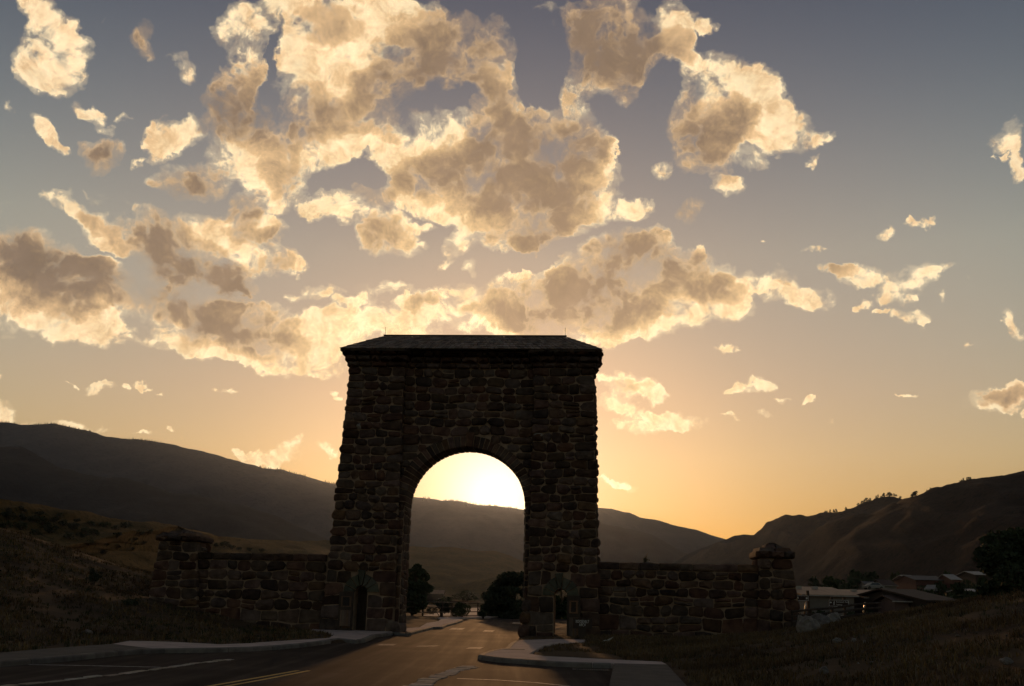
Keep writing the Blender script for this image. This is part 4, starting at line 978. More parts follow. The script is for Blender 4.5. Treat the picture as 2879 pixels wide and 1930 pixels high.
# ------------------------------------------------------------------ wing walls with end piers
def wing(label, side):
    t = thing('wing_wall', label, 'wall', ARCH_LOC, -YAW)
    woff = 0.55; fr = frame_front(woff)
    if side < 0:
        a, b = F(548, 1600, woff)[0], F(916, 1640, woff)[0]; h_top = F(730, 1556, woff)[1]
        pa, pb = F(447, 1545, 0.2)[0], F(549, 1545, 0.2)[0]; pa2, pb2 = F(418, 1685, 0.2)[0], F(553, 1685, 0.2)[0]
        ha, cap0, cap1, apex = F(440, 1682, 0.2)[1], F(495, 1522, 0.2)[1], F(495, 1506, 0.2)[1], F(497, 1494, 0.9)
        base = lambda u: 0.0 + max(0, (-9.0 - u)) * 0.15 - 0.35
    else:
        a, b = F(1676, 1690, woff)[0], F(2136, 1690, woff)[0]; h_top = F(1910, 1585, woff)[1]
        pa, pb = F(2137, 1585, 0.2)[0], F(2223, 1585, 0.2)[0]; pa2, pb2 = F(2132, 1755, 0.2)[0], F(2256, 1755, 0.2)[0]
        ha, cap0, cap1, apex = F(2200, 1755, 0.2)[1], F(2180, 1571, 0.2)[1], F(2180, 1550, 0.2)[1], F(2176, 1533, 0.9)
        base = lambda u: -0.3
    def body(poly, o0, o1):
        V = [(u, o0, h) for u, h in poly] + [(u, o1, h) for u, h in poly]; n = len(poly)
        fs = [tuple(range(n)), tuple(range(n, 2 * n))[::-1]] + [(i, n + i, n + (i + 1) % n, (i + 1) % n) for i in range(n)]
        return obj('wall_core', V, fs, MT['mortar'], t)
    body([(a - 0.1, -0.8), (b + 0.1, -0.8), (b + 0.1, h_top - 0.02), (a - 0.1, h_top - 0.02)], woff, woff + 0.8)
    hb = h_top - 0.36
    wall_face(t, fr, lambda h: a, lambda h: b, -0.30, hb, hmin=0.40, hmax=0.52, wmin=0.45, wmax=1.0, big_below=0.75)
    u = a
    while u < b - 0.05:                                  # coping course
        w = R.uniform(0.6, 1.15)
        if b - u - w < 0.5: w = b - u
        lay(t, 'coping_stone', fr, [(u, hb), (u + w, hb), (u + w, h_top), (u, h_top + R.uniform(-0.02, 0.02))], R.uniform(0.08, 0.13), 0.012, 0.8, weight=50, cham=0.04); u += w
    wall_face(t, frame_back(woff + 0.8), lambda h: a, lambda h: b, -0.30, h_top, hmin=0.42, hmax=0.55, weight=0.0001)
    # pier
    l_ = lambda h: pa2 + (pa - pa2) * (h - ha) / (cap0 - ha); r_ = lambda h: pb2 + (pb - pb2) * (h - ha) / (cap0 - ha)
    body([(l_(-0.8), -0.8), (r_(-0.8), -0.8), (r_(cap0), cap0), (l_(cap0), cap0)], 0.2, 2.1)
    pf = frame_front(0.2)
    wall_face(t, pf, l_, r_, -0.30, cap0, hmin=0.40, hmax=0.52, wmin=0.5, wmax=0.95, quoin=(0.0, 0.08), qdeep=0.6, big_below=0.8)
    for fn, sg in ((l_, -1), (r_, 1)):
        cs = courses(-0.3, cap0, 0.42, 0.52)
        for p, q in zip(cs[:-1], cs[1:]):
            wall_face(t, frame_side(fn((p + q) / 2), sg), lambda h: 0.75, lambda h: 2.1, p, q, weight=0.0001, cs=[p, q])
    # overhanging cap course, then a rough pyramid of stones
    u0, u1 = pa - 0.22, pb + 0.22; u = u0
    while u < u1 - 0.05:
        w = R.uniform(0.55, 0.8)
        if u1 - u - w < 0.4: w = u1 - u
        lay(t, 'cap_stone', frame_front(0.2), [(u, cap0), (u + w, cap0), (u + w, cap1), (u, cap1)], 0.24 + R.uniform(-0.03, 0.05), 0.012, 1.9, weight=50, cham=0.07); u += w
    au, ah = apex; mid_h = cap1 + (ah - cap1) * 0.55
    uc = (pa + pb) / 2
    def pyr(u0, u1, y0, y1, z0, z1, k):
        V = [(u0, y0, z0), (u1, y0, z0), (u1, y1, z0), (u0, y1, z0)]
        cx, cy = (u0 + u1) / 2, (y0 + y1) / 2
        V += [(cx + (x - cx) * k + R.uniform(-.04, .04), cy + (y - cy) * k, z1 + R.uniform(-0.03, 0.03)) for x, y, _ in V]
        return obj('cap_stone', V, [(4, 5, 6, 7), (0, 1, 5, 4), (1, 2, 6, 5), (2, 3, 7, 6), (3, 0, 4, 7)], MT['stone'], t)
    top_h = ah + 0.10
    m1 = cap1 + (top_h - cap1) * 0.42; m2 = cap1 + (top_h - cap1) * 0.78
    pyr(pa - 0.05, uc - 0.03, 0.05, 2.25, cap1 - 0.02, m1, 0.80); pyr(uc + 0.03, pb + 0.05, 0.05, 2.25, cap1 - 0.02, m1 - 0.02, 0.80)
    pyr(pa + 0.30, uc + 0.10, 0.40, 1.9, m1 - 0.06, m2, 0.72); pyr(uc + 0.14, pb - 0.26, 0.40, 1.9, m1 - 0.06, m2 - 0.03, 0.72)
    pyr(uc - 0.42, uc + 0.38, 0.75, 1.5, m2 - 0.06, top_h, 0.35)
    return t
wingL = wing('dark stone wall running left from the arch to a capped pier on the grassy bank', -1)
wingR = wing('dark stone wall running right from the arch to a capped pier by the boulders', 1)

# every stone an object; past three hundred plain stones on one thing the rest become one mass
by_root = {}
for s in stones: by_root.setdefault((s[1], s[2]), []).append(s)
for (root, name), lst in by_root.items():
    lst.sort(key=lambda s: -s[0])
    rest_v, rest_f = [], []
    for k, (area, _, _, vs, fs, o, mat) in enumerate(lst):
        if k < 296 and area > 0.002: obj(name, vs, fs, MT[mat], root, o)
        else:
            b0 = len(rest_v); rest_v += [v + o for v in vs]; rest_f += [tuple(i + b0 for i in f) for f in fs]
    if rest_v: tag(obj(name, rest_v, rest_f, MT['stone_mass'], root), kind='stuff')

# ------------------------------------------------------------------ vegetation
def leaf_cloud(name, P, size, mat, parent=None, loc=None, flat=0.5, seed=0):
    """small leaf-sized quads at points P with random tilt"""
    rng = np.random.default_rng(seed + len(P)); n = len(P)
    a = rng.normal(size=(n, 3)); a /= np.linalg.norm(a, axis=1)[:, None]
    b = rng.normal(size=(n, 3)); b -= a * (a * b).sum(1)[:, None]; b /= np.linalg.norm(b, axis=1)[:, None]
    s = size * rng.uniform(0.6, 1.3, n)[:, None]
    V = np.stack([P - a * s - b * s * 0.5, P + a * s - b * s * 0.4, P + a * s * 0.9 + b * s * 0.6, P - a * s * 0.8 + b * s * 0.5], 1).reshape(-1, 3)
    Q = np.arange(n * 4).reshape(n, 4)
    o = big(name, V, Q, mat, parent, smooth=False)
    if loc is not None: o.location = loc
    return o
def clump_points(n, clumps, rng):
    """points spread through clumps (centre, radii), denser towards each clump's skin"""
    k = rng.integers(0, len(clumps), n); out = np.zeros((n, 3))
    d = rng.normal(size=(n, 3)); d /= np.linalg.norm(d, axis=1)[:, None]
    r = rng.uniform(0.35, 1.0, n) ** 0.6
    c = np.array([cl[0] for cl in clumps]); rad = np.array([cl[1] for cl in clumps])
    return c[k] + d * rad[k] * r[:, None]
def make_tree(name, h, w, n, leaf, label, cat, loc, kind='broad', group=None, seed=1, rz=0.0, mat='leaf', trunk_h=0.25):
    rng = np.random.default_rng(seed); t = thing(name, label, cat, loc, rz, group)
    tb = MB(); lean = rng.normal(0, 0.03, 2) * h
    top = Vector((lean[0], lean[1], h * 0.8))
    tb.tube([(0, 0, -0.3), (lean[0] * 0.3, lean[1] * 0.3, h * 0.25), (lean[0] * 0.6, lean[1] * 0.6, h * 0.5), top], [h * 0.032, h * 0.025, h * 0.016, h * 0.005], 7)
    clumps = []
    if kind == 'broad':
        m = 24
        for i in range(m):
            f = rng.uniform(trunk_h, 0.95) if i > 6 else trunk_h + 0.03 + 0.07 * i; ang = rng.uniform(0, 6.28)
            prof = max(0.55 if f < 0.4 else 0.1, math.sin(math.pi * min(1, max(0.08, (f - trunk_h + 0.12) / (1.1 - trunk_h)))) ** 0.7)
            rr = w / 2 * prof * rng.uniform(0.35, 0.85)
            c = (math.cos(ang) * rr + lean[0] * f, math.sin(ang) * rr + lean[1] * f, h * f)
            clumps.append((c, np.array([w * 0.20, w * 0.20, h * 0.10]) * rng.uniform(0.7, 1.3)))
            tb.tube([(lean[0] * f * 0.6, lean[1] * f * 0.6, h * f * 0.65), tuple(np.array(c) * (0.5, 0.5, 1) + (0, 0, -h * 0.06)), c], [h * 0.010, h * 0.006, h * 0.002], 5)
    else:
        m = 26
        for i in range(m):
            f = 0.08 + 0.92 * (i / m); rr = w / 2 * (1 - f) ** 0.85 + 0.04 * w; ang = i * 2.4
            for q in (0.45, 0.9):
                c = (math.cos(ang) * rr * q, math.sin(ang) * rr * q, h * f - rr * q * 0.25)
                clumps.append((c, np.array([rr * 0.42 + 0.05, rr * 0.42 + 0.05, h * 0.022]) * rng.uniform(0.8, 1.3)))
            tb.tube([(0, 0, h * f), (math.cos(ang) * rr, math.sin(ang) * rr, h * f - rr * 0.25)], [h * 0.006, h * 0.002], 4)
    tb.build('trunk', MT['bark'], t)
    P = clump_points(n, clumps, rng)
    leaf_cloud('crown', P, leaf, MT[mat], t, seed=seed)
    return t
def foot(px, depth, z=None):
    """ground point under a photo column at a distance"""
    d = ray(px, 1690); p = CAMP + d * (depth / d[1]); return Vector((p[0], p[1], ground_z(p[0], p[1]) if z is None else z))
def size_at(depth, px): return px * depth / FPX * 1.03

# trees seen beyond the arch and by the fence
make_tree('tree', size_at(90, 134), size_at(90, 86), 9000, 0.11, 'narrow dark tree at the left jamb of the arch, behind the fence', 'tree', foot(1160, 91), seed=3, trunk_h=0.08)
make_tree('tree', size_at(104, 140), size_at(104, 160), 14000, 0.13, 'broad dark tree behind the fence, seen through the arch on the right', 'tree', foot(1452, 104, -0.8), seed=5, trunk_h=0.05)
make_tree('tree', size_at(106, 98), size_at(106, 96), 7000, 0.13, 'lower dark tree just left of the broad tree behind the fence', 'tree', foot(1395, 107, -0.9), seed=6, trunk_h=0.05)
make_tree('tree', size_at(106, 128), size_at(106, 100), 7000, 0.13, 'dark tree framed by the small doorway of the right tower', 'tree', foot(1580, 108, -0.9), seed=7, trunk_h=0.03)
def make_shrub(name, w, h, n, leaf, label, loc, group=None, seed=1, mat='leaf', cat='shrub'):
    rng = np.random.default_rng(seed); t = thing(name, label, cat, loc, rng.uniform(0, 6), group)
    tb = MB(); clumps = []
    for i in range(9):
        ang = rng.uniform(0, 6.28); rr = w / 2 * rng.uniform(0.1, 0.72); f = rng.uniform(0.35, 0.82)
        c = (math.cos(ang) * rr, math.sin(ang) * rr, h * f * (1 - 0.35 * (rr / (w / 2))))
        clumps.append((c, np.array([w * 0.19, w * 0.19, h * 0.2]) * rng.uniform(0.7, 1.3)))
        tb.tube([(0, 0, -0.1), tuple(np.array(c) * (0.4, 0.4, 0.6)), c], [0.03 * h, 0.02 * h, 0.006 * h], 4)
    tb.build('stem', MT['bark'], t)
    leaf_cloud('foliage', clump_points(n, clumps, rng), leaf, MT[mat], t, seed=seed)
    return t
make_shrub('shrub', size_at(96.5, 78), size_at(96.5, 50), 1800, 0.07, 'rounded shrub growing through the rail fence, nearest the left jamb', foot(1240, 97.5), seed=2)
make_shrub('shrub', size_at(97, 62), size_at(97, 48), 1500, 0.07, 'dark shrub at the fence post left of the pale gap in the fence', foot(1300, 97.5), seed=4)
make_shrub('shrub', size_at(98, 34), size_at(98, 30), 700, 0.07, 'small shrub at the tall fence post right of the pale gap', foot(1360, 98.5), seed=8)



# the dark tree at the right edge, and the trees of the town
_g = foot(2868, 58); make_tree('tree', at_y(2868, 1476, 58).z - _g.z, 4.8, 14000, 0.12, 'tall black-green tree rising over the grassy mound at the right edge', 'tree', _g, seed=12, trunk_h=0.05)
make_tree('tree', size_at(74, 78), size_at(74, 66), 3600, 0.08, 'bushy dark tree in front of the tan-roofed building', 'tree', foot(2410, 74), seed=14, trunk_h=0.12)
make_tree('tree', size_at(76, 58), size_at(76, 40), 1500, 0.08, 'thin young tree at the left shoulder of the bushy tree', 'tree', foot(2366, 76), seed=15, trunk_h=0.2)
town = [(2258,150,1640,66),(2292,190,1632,80),(2330,210,1628,90),(2372,230,1620,95),(2412,240,1612,100),(2452,250,1616,86),(2484,300,1622,70),(2520,310,1618,80),(2556,300,1624,60),(2612,200,1640,80),(2650,180,1644,96),(2690,160,1646,90),(2722,240,1622,60),(2765,210,1630,70),(2620,130,1668,110),(2680,118,1664,120),(2740,108,1668,130),(2790,100,1655,120),(2600,330,1612,60),(2672,340,1614,60),(2310,130,1655,110),(2268,120,1658,100),(2820,160,1620,120)]
TOWN_LABELS = ['dark tree closest to the right pier, in the farther row', 'round dark tree above the left end of the tan roof', 'dark tree above the grey wall of the tan-roofed building', 'tall dark tree above the ridge of the left tan roof', 'tallest dark tree behind the bushy tree',
 'dark tree to the right of the tallest one behind the bushy tree', 'slim dark tree beside the far small pale-walled house', 'dark tree behind the far house with white trim', 'dark tree left of the far pale-roofed house', 'dark tree in front of the long grey-roofed house, at its middle',
 'wide dark tree in front of the right end of the long grey-roofed house', 'broad dark tree left of the small pale-roofed shed', 'tall slim tree below the highest far house, at its left', 'dark tree below the highest far house, at its right', 'low dark tree just right of the dark brown building',
 'low wide tree above the grass line, left of the small pale-roofed shed', 'low wide tree peeping over the mound below the wide pale-roofed shed', 'low dark tree peeping over the mound beside the tree at the right edge', 'far slender tree above the long grey-roofed house', 'far slender tree above the house with the bright pale roof',
 'wide low tree right behind the left brown sign', 'wide low tree against the right pier, nearer than the round ones', 'tall dark tree just left of the tree at the right edge']
protos = [make_tree('tree', 1.0, 1.0, 2200, 0.045, 'x', 'tree', (0, 0, -50), seed=s, trunk_h=0.08) for s in (31, 32, 33)]
for i, (px, dep, top, wpx) in enumerate(town):
    o = protos[i] if i < 3 else copy_tree(protos[i % 3])
    f_ = foot(px, dep); h_ = at_y(px, top, dep).z - f_.z + 0.2
    o.location = (f_.x, f_.y, f_.z - 0.2); o.scale = (size_at(dep, wpx), size_at(dep, wpx), h_); o.rotation_euler = (0, 0, i * 1.3)
    o['label'] = TOWN_LABELS[i]; o['group'] = 'trees of the town'

# sagebrush on the slopes at the left, and the dry bush in front
def hill_point(px, y0, y1, top=True):
    """a point on the grassy hill near a photo column and row, by ray cast against that mesh"""
    pass
import mathutils.bvhtree as bvh
def tree_of(o): return bvh.BVHTree.FromPolygons([v.co for v in o.data.vertices], [p.vertices[:] for p in o.data.polygons])
BV = [tree_of(hillG), tree_of(hillA), tree_of(hillB)]
GB = tree_of(ground)
def cast(px, py, trees):
    d = Vector(ray(px, py)).normalized(); best = None
    for t in trees:
        h = t.ray_cast(Vector(CAMP), d)
        if h[0] is not None and (best is None or h[3] < best[1]): best = (h[0], h[3])
    return best[0] if best else None
for (px, py, w, h, lb) in ((1308, 1699, 88, 36, 'wide low thicket beyond the fence below the grassy hill'), (1252, 1699, 46, 22, 'low bush at the foot of the grassy hill, right of the flat shed'), (1372, 1692, 60, 24, 'bush at the foot of the grassy hill, left of the lower dark tree')):
    p = cast(px, py, BV[:1] + [GB]); k_ = p.y / FPX
    make_shrub('shrub', w * k_, h * k_, 1300, 2.2 * k_, lb, p, seed=px)
sage = [make_shrub('sagebrush', 1.0, 0.75, 260, 0.055, 'x', (0, 0, -50), seed=s, mat='sage') for s in (41, 42, 43)]
spots = [(255,1479,22),(285,1481,20),(297,1484,24),(322,1489,20),(350,1486,34),(392,1505,26),(415,1501,26),(376,1522,22),(300,1535,18),(240,1500,30),(150,1470,34),(175,1480,30),(120,1478,36),(90,1470,34),(60,1465,30),(20,1462,38),(205,1490,30),(228,1512,28),(262,1505,30),(330,1510,22),(140,1500,38),(100,1505,34),(60,1490,36),(15,1488,34),(190,1515,34),(250,1530,26),(290,1560,22),(330,1540,20),(370,1548,18),(400,1530,20),(562,1522,20),(585,1534,22),(605,1538,24),(628,1540,26),(650,1544,22),(672,1547,18),(700,1551,16),(735,1552,14),(640,1532,14),(60,1440,24),(110,1450,22),(20,1440,22),(165,1455,20),(215,1470,20)]
SAGE_LABELS = {(350,1486): 'largest sagebrush standing alone on the crest, well left of the left pier', (392,1505): 'sagebrush on the slope, second to the left of the left pier', (415,1501): 'sagebrush closest to the left pier, on its left', (562,1522): 'sagebrush just right of the cap of the left pier',
 (735,1552): 'small sagebrush showing over the left wall, nearest the arch', (700,1551): 'small sagebrush over the left wall, second from the arch', (255,1479): 'upright sagebrush breaking the crest line, leftmost of the crest row'}
si = 0
for (px, py, w) in spots:
    p = cast(px, py, BV[:1] + [GB])
    if p is None: continue
    o = sage[si] if si < 3 else copy_tree(sage[si % 3])
    s = w * p.y / FPX * R.uniform(1.0, 1.35); o.location = p - Vector((0, 0, s * 0.08)); o.scale = (s, s, s * R.uniform(0.7, 1.0)); o.rotation_euler = (0, 0, R.uniform(0, 6))
    o['label'] = SAGE_LABELS.get((px, py), 'dark sagebrush clump on the dry slopes at the left'); o['group'] = 'sagebrush on the left slopes'; si += 1
p = cast(262, 1648, [GB]); sc_ = p.y / FPX
make_shrub('bush', 46 * sc_, 54 * sc_, 900, 0.035, 'lone dark dry bush on the grassy bank in front of the left pier', p, seed=51, mat='sage', cat='bush')
p = cast(368, 1706, [GB]); make_shrub('bush', 0.9, 0.45, 500, 0.03, 'low dark bush at the foot of the bank below the left pier', p, seed=52, mat='sage', cat='bush')

# conifers along the crest of the right hills
def small_pine(n, seed):
    rng = np.random.default_rng(seed); cl = []
    for i in range(9):
        f = 0.18 + 0.8 * i / 9; rr = 0.28 * (1 - f) ** 0.8 + 0.05
        for q in range(3):
            a = rng.uniform(0, 6.28); cl.append(((math.cos(a) * rr * 0.6, math.sin(a) * rr * 0.6, f), np.array([rr * 0.5, rr * 0.5, 0.05])))
    P = clump_points(n, cl, rng)
    t = thing('pine_tree', 'x', 'tree', (0, 0, -50))
    MB().tube([(0, 0, -0.1), (0, 0, 0.95)], [0.035, 0.008], 5).build('trunk', MT['bark'], t)
    leaf_cloud('crown', P, 0.055, MT['needle'], t, seed=seed); return t
pines = [small_pine(240, s) for s in (61, 62, 63)]
def crest_at(V, px):
    """the crest point of a hill that shows at this photo column"""
    best = min(range(len(V)), key=lambda i: abs((PW / 2 + FPX * ((V[i] - CAMP) @ RT) / ((V[i] - CAMP) @ FW)) - px)); return Vector(V[best])
row = [(2323,7),(2333,9),(2341,8),(2350,10),(2345,7),(2372,8),(2378,9),(2412,9),(2420,11),(2426,9),(2434,12),(2442,10),(2448,12),(2458,10),(2461,9),(2478,12),(2486,10),(2492,12),(2497,10),(2503,11),(2509,9),(2514,10),(2526,8),(2530,7),(2470,8),(2313,6)]
pi_ = 0
def put_pine(p, h, label, group=None):
    global pi_
    o = pines[pi_] if pi_ < 3 else copy_tree(pines[pi_ % 3]); pi_ += 1
    o.location = p; w_ = R.uniform(1.1, 2.4); o.scale = (h * w_, h * w_, h * R.uniform(0.6, 1.05)); o.rotation_euler = (0, 0, R.uniform(0, 6)); o['label'] = label
    if group: o['group'] = group
for (px, hp) in row:
    p = crest_at(crestH1, px); put_pine(p - Vector((0, R.uniform(0, 14), 1.0)), (hp * 1.15) * p.y / FPX, 'small dark conifer on the skyline of the farther right hill', 'conifers on the far right skyline')
for (px, hp, lb) in ((2574, 21, 'largest lone conifer on the right skyline, where the two hills meet'), (2566, 12, 'low conifer at the left foot of the largest skyline conifer'), (2605, 6, 'tiny conifer just up the slope from the largest skyline conifer'), (2618, 7, 'second tiny conifer up the slope from the largest skyline conifer')):
    p = crest_at(crestH2, px); put_pine(p - Vector((0, 0, 1.0)), (hp + 3) * p.y / FPX, lb)
for (px, hp) in ((2699,6),(2705,7),(2711,8),(2717,8),(2722,9),(2727,6)):
    p = crest_at(crestH2, px); put_pine(p - Vector((0, 0, 0.8)), (hp + 2) * p.y / FPX, 'tiny conifer in the tight clump high on the right skyline', 'tight clump of skyline conifers')
# the woods along the far ridges read as one dark fringe
rng = np.random.default_rng(77); fv, ff = [], []
for _ in range(2600):
    j = int(rng.integers(30, len(crest1) - 60)); p = crest1[j] + (crest1[j + 1] - crest1[j]) * rng.uniform()
    if fbm(p[0], p[1], 0.0045, 3, 5.0) < -0.05: continue
    h = rng.uniform(7, 17); r_ = h * 0.16; y = p[1] - rng.uniform(-60, 120); z = p[2] - 5 - max(0, p[1] - y) * 0.22; k = len(fv)
    fv += [(p[0] + r_ * math.cos(a), y + r_ * math.sin(a), z) for a in (0, 1.57, 3.14, 4.71)] + [(p[0], y, z + h + 4)]
    ff += [(k, k + 1, k + 4), (k + 1, k + 2, k + 4), (k + 2, k + 3, k + 4), (k + 3, k, k + 4)]
tag(obj('forest', fv, ff, MT['needle']), 'dark fringe of forest along the crest of the far mountain', 'forest', kind='stuff')

# ------------------------------------------------------------------ dry grass
def blades(n_tuft, region, h0, h1, per, seed, name, mat, label, accept=None, width=0.012):
    rng = np.random.default_rng(seed); V, Fc = [], []
    x0, x1, y0, y1 = region; made = 0; tries = 0
    while made < n_tuft and tries < n_tuft * 12:
        tries += 1
        x, y = rng.uniform(x0, x1), rng.uniform(y0, y1)
        if accept and not accept(x, y): continue
        if fbm(x, y, 0.5, 3, seed) + rng.uniform(-0.35, 0.35) < -0.12: continue
        made += 1; z = ground_z(x, y) - 0.02; hh = rng.uniform(h0, h1) * (1.4 if rng.uniform() < 0.06 else 1)
        for b in range(per):
            a = rng.uniform(0, 6.28); l = hh * rng.uniform(0.5, 1.1); lean = l * rng.uniform(0.15, 0.75)
            bx, by = x + rng.normal(0, 0.05), y + rng.normal(0, 0.05); w = width * rng.uniform(0.6, 1.4)
            px_, py_ = -math.sin(a) * w, math.cos(a) * w; k = len(V)
            V += [(bx - px_, by - py_, z), (bx + px_, by + py_, z), (bx + math.cos(a) * lean * 0.35 - px_ * .7, by + math.sin(a) * lean * 0.35 - py_ * .7, z + l * 0.6), (bx + math.cos(a) * lean * 0.35 + px_ * .7, by + math.sin(a) * lean * 0.35 + py_ * .7, z + l * 0.6), (bx + math.cos(a) * lean, by + math.sin(a) * lean, z + l)]
            Fc += [(k, k + 1, k + 3, k + 2), (k + 2, k + 3, k + 4)]
    return tag(obj(name, V, Fc, MT[mat]), label, 'grass', kind='stuff')
def hardness(x, y):
    i = int(np.clip(np.searchsorted(gx, x) - 1, 0, len(gx) - 2)); j = int(np.clip(np.searchsorted(gy, y) - 1, 0, len(gy) - 2)); return hard[j, i]
def off_arch(x, y):
    q = np.array([x, y - DIST, 0.0]); u, v = q @ FT, q @ FN
    if -18.4 < u < 14.6 and -0.2 < v < 2.8: return False
    return hardness(x, y) > 0.15
blades(15000, (3.5, 17, 16, 50), 0.07, 0.20, 7, 5, 'dry_grass', 'straw', 'short dry grass over the mound at the right', off_arch)
blades(1500, (3.5, 17, 16, 50), 0.05, 0.14, 7, 6, 'weeds', 'weed', 'greenish weeds among the dry grass at the right', off_arch)
blades(11000, (-30, -7, 22, 74), 0.08, 0.24, 7, 7, 'dry_grass', 'straw', 'dry grass over the bank at the left', off_arch, 0.016)
blades(3600, (-30, -8, 24, 60), 0.06, 0.20, 7, 8, 'weeds', 'weed', 'greenish weeds over the bank at the left', off_arch, 0.016)
blades(1500, (0.5, 13, 34, 49.2), 0.05, 0.16, 7, 9, 'dry_grass', 'straw', 'thin dry grass along the foot of the right wall', off_arch)

# ------------------------------------------------------------------ rocks
def rock_mesh(seed, sub=2):
    bm = bmesh.new(); bmesh.ops.create_icosphere(bm, subdivisions=sub, radius=0.5)
    for v in bm.verts:
        p = v.co.normalized(); n = mnoise.fractal(p * 1.3 + Vector((seed, 0, 0)), 0.9, 2, 3) * 0.28 + mnoise.cell(p * 1.8 + Vector((seed, seed, 0))) * 0.06
        v.co = p * (0.5 + n * 0.5)
    bmesh.ops.bevel(bm, geom=[], offset=0)
    me = bpy.data.meshes.new('rock'); bm.to_mesh(me); bm.free(); me.materials.append(MT['rock']); return me
RM = [rock_mesh(s, 3) for s in (1.3, 4.7, 9.1)]
def rock(name, px, py, wpx, hpx, label, k, group=None, rz=0.0, lift=0.3, depth=None):
    p = cast(px, py, [GB]) if depth is None else at_y(px, py, depth)
    if p is None or p.y > 75: return
    o = bpy.data.objects.new(name, RM[k]); C.objects.link(o); s = p.y / FPX
    o.location = p + Vector((0, 0.15, hpx * s * lift)); o.scale = (wpx * s, wpx * s * 0.9, hpx * s * 1.25); o.rotation_euler = (0, 0, rz)
    tag(o, label, 'rock' if name == 'rock' else 'boulder', group)
rock('boulder', 2278, 1778, 62, 44, 'pale boulder lying lowest, in front of the brown sign post', 0, rz=0.4)
rock('boulder', 2308, 1758, 74, 46, 'largest pale boulder, to the right of the brown sign post', 1, rz=1.3, lift=0.0, depth=40.5)
rock('boulder', 2345, 1748, 46, 38, 'boulder at the right end of the heap by the sign posts', 2, rz=2.1, lift=0.0, depth=41.5)
rock('boulder', 2256, 1758, 26, 42, 'upright boulder tight against the foot of the right pier', 2, rz=0.2, lift=0.0, depth=41.5)
rock('rock', 2360, 1806, 26, 12, 'flat pale rock in the dry grass below the boulders', 0, rz=0.7)
rock('rock', 2406, 1804, 14, 9, 'small pale rock right of the flat rock below the boulders', 1)
rock('rock', 2440, 1810, 18, 10, 'pale rock farthest right of the three below the boulders', 2, rz=1.0)
rock('rock', 2323, 1895, 26, 20, 'dark grey rock near the bottom edge, right of the path', 2, rz=2.0)
rock('rock', 2842, 1868, 34, 18, 'pale rock near the right edge on the mound', 0, rz=1.6)
rock('rock', 2815, 1915, 18, 8, 'white stone in the bottom right corner', 1, rz=0.2)
rock('rock', 2458, 1865, 10, 5, 'small white stone in the grass midway down the mound', 2)
rock('rock', 240, 1782, 26, 11, 'flat grey rock on the left bank above the asphalt path', 0, rz=0.5)
for k, (x, y) in enumerate([(2490,1835),(2560,1800),(2640,1848),(2700,1790),(2750,1885),(2590,1880),(2660,1770),(2790,1745),(2520,1900),(2420,1870),(2380,1850),(2840,1790),(2000,1870),(2090,1845),(2180,1880),(2050,1905)]):
    rock('rock', x, y, R.uniform(6, 11), R.uniform(4, 6), 'pebble-sized stone scattered in the dry grass of the right mound', k % 3, 'small stones scattered over the right mound', rz=k)
p = cast(1705, 1807, [GB]) or at_z(1705, 1807, 0.15)
MB().add([(-0.28, 0, 0.0), (-0.1, -0.06, 0.05), (0.05, 0.03, 0.02), (0.12, -0.02, 0.16), (0.3, 0.04, 0.24), (0.16, 0.08, 0.06), (-0.05, 0.1, 0.1)], [(0, 1, 6), (1, 2, 6), (1, 3, 2), (2, 3, 5), (3, 4, 5), (2, 5, 6)]).build('paper_scrap', MT['sign_white'], None, p)
tag(bpy.data.objects['paper_scrap'], 'crumpled white scrap of paper on the ground in front of the right wall', 'litter')
# a dry weed standing on top of the right wall
u, h = fac(1815, 1580, 0.8); q = ARCH_LOC + Vector(tuple(FT * u + FN * 0.85)) + Vector((0, 0, h - 0.02))
wm = MB()
for (dx, dz, k) in ((-0.12, 0.16, 0), (0.05, 0.40, 1), (0.12, 0.46, 2), (0.02, 0.22, 3), (-0.05, 0.30, 4)):
    wm.tube([(0, 0, -0.08), (dx * 0.5, 0.01 * k, dz * 0.55), (dx, 0.02 * k, dz)], [0.022, 0.016, 0.006], 5)
wt_ = thing('weed', 'tuft of dry weed sprouting on top of the right wall', 'plant', q); wm.build('stem', MT['bark'], wt_)
leaf_cloud('foliage', np.random.default_rng(3).normal(0, 1, (70, 3)) * (0.06, 0.05, 0.06) + (0.0, 0, 0.13), 0.035, MT['sage'], wt_)

# ------------------------------------------------------------------ fences
def fence(name, label, pts, post_h, rails, post_r=0.085, tall=()):
    t = thing(name, label, 'fence', pts[0]); o0 = Vector(pts[0])
    for i, p in enumerate(pts):
        h = post_h * (1.34 if i in tall else 1.0); q = Vector(p) - o0
        MB().tube([(q.x, q.y, -0.3), (q.x, q.y, h)], [post_r * (1.3 if i in tall else 1), post_r * 0.92 * (1.3 if i in tall else 1)], 8).build('post', MT['dark_wood'], t)
    for a, b in zip(pts[:-1], pts[1:]):
        for z in rails:
            pa, pb = Vector(a) - o0 + Vector((0, -0.09, z)), Vector(b) - o0 + Vector((0, -0.09, z))
            d = (pb - pa).normalized() * 0.06
            MB().tube([pa - d, pb + d], 0.052, 7).build('rail', MT['dark_wood'], t)
fence('rail_fence', 'dark timber rail fence closing the road beyond the arch', [Vector((*at_z(px, py, KH)[:2], KH)) for px, py in ((1080,1737),(1134,1736.4),(1188,1735.6),(1243,1734.8),(1299,1733.6),(1363,1731.6),(1420,1729.2),(1478,1726.2),(1540,1723.4),(1596,1720.8),(1650,1718)) ], 1.42, (0.42, 0.86, 1.30), tall=(5,))
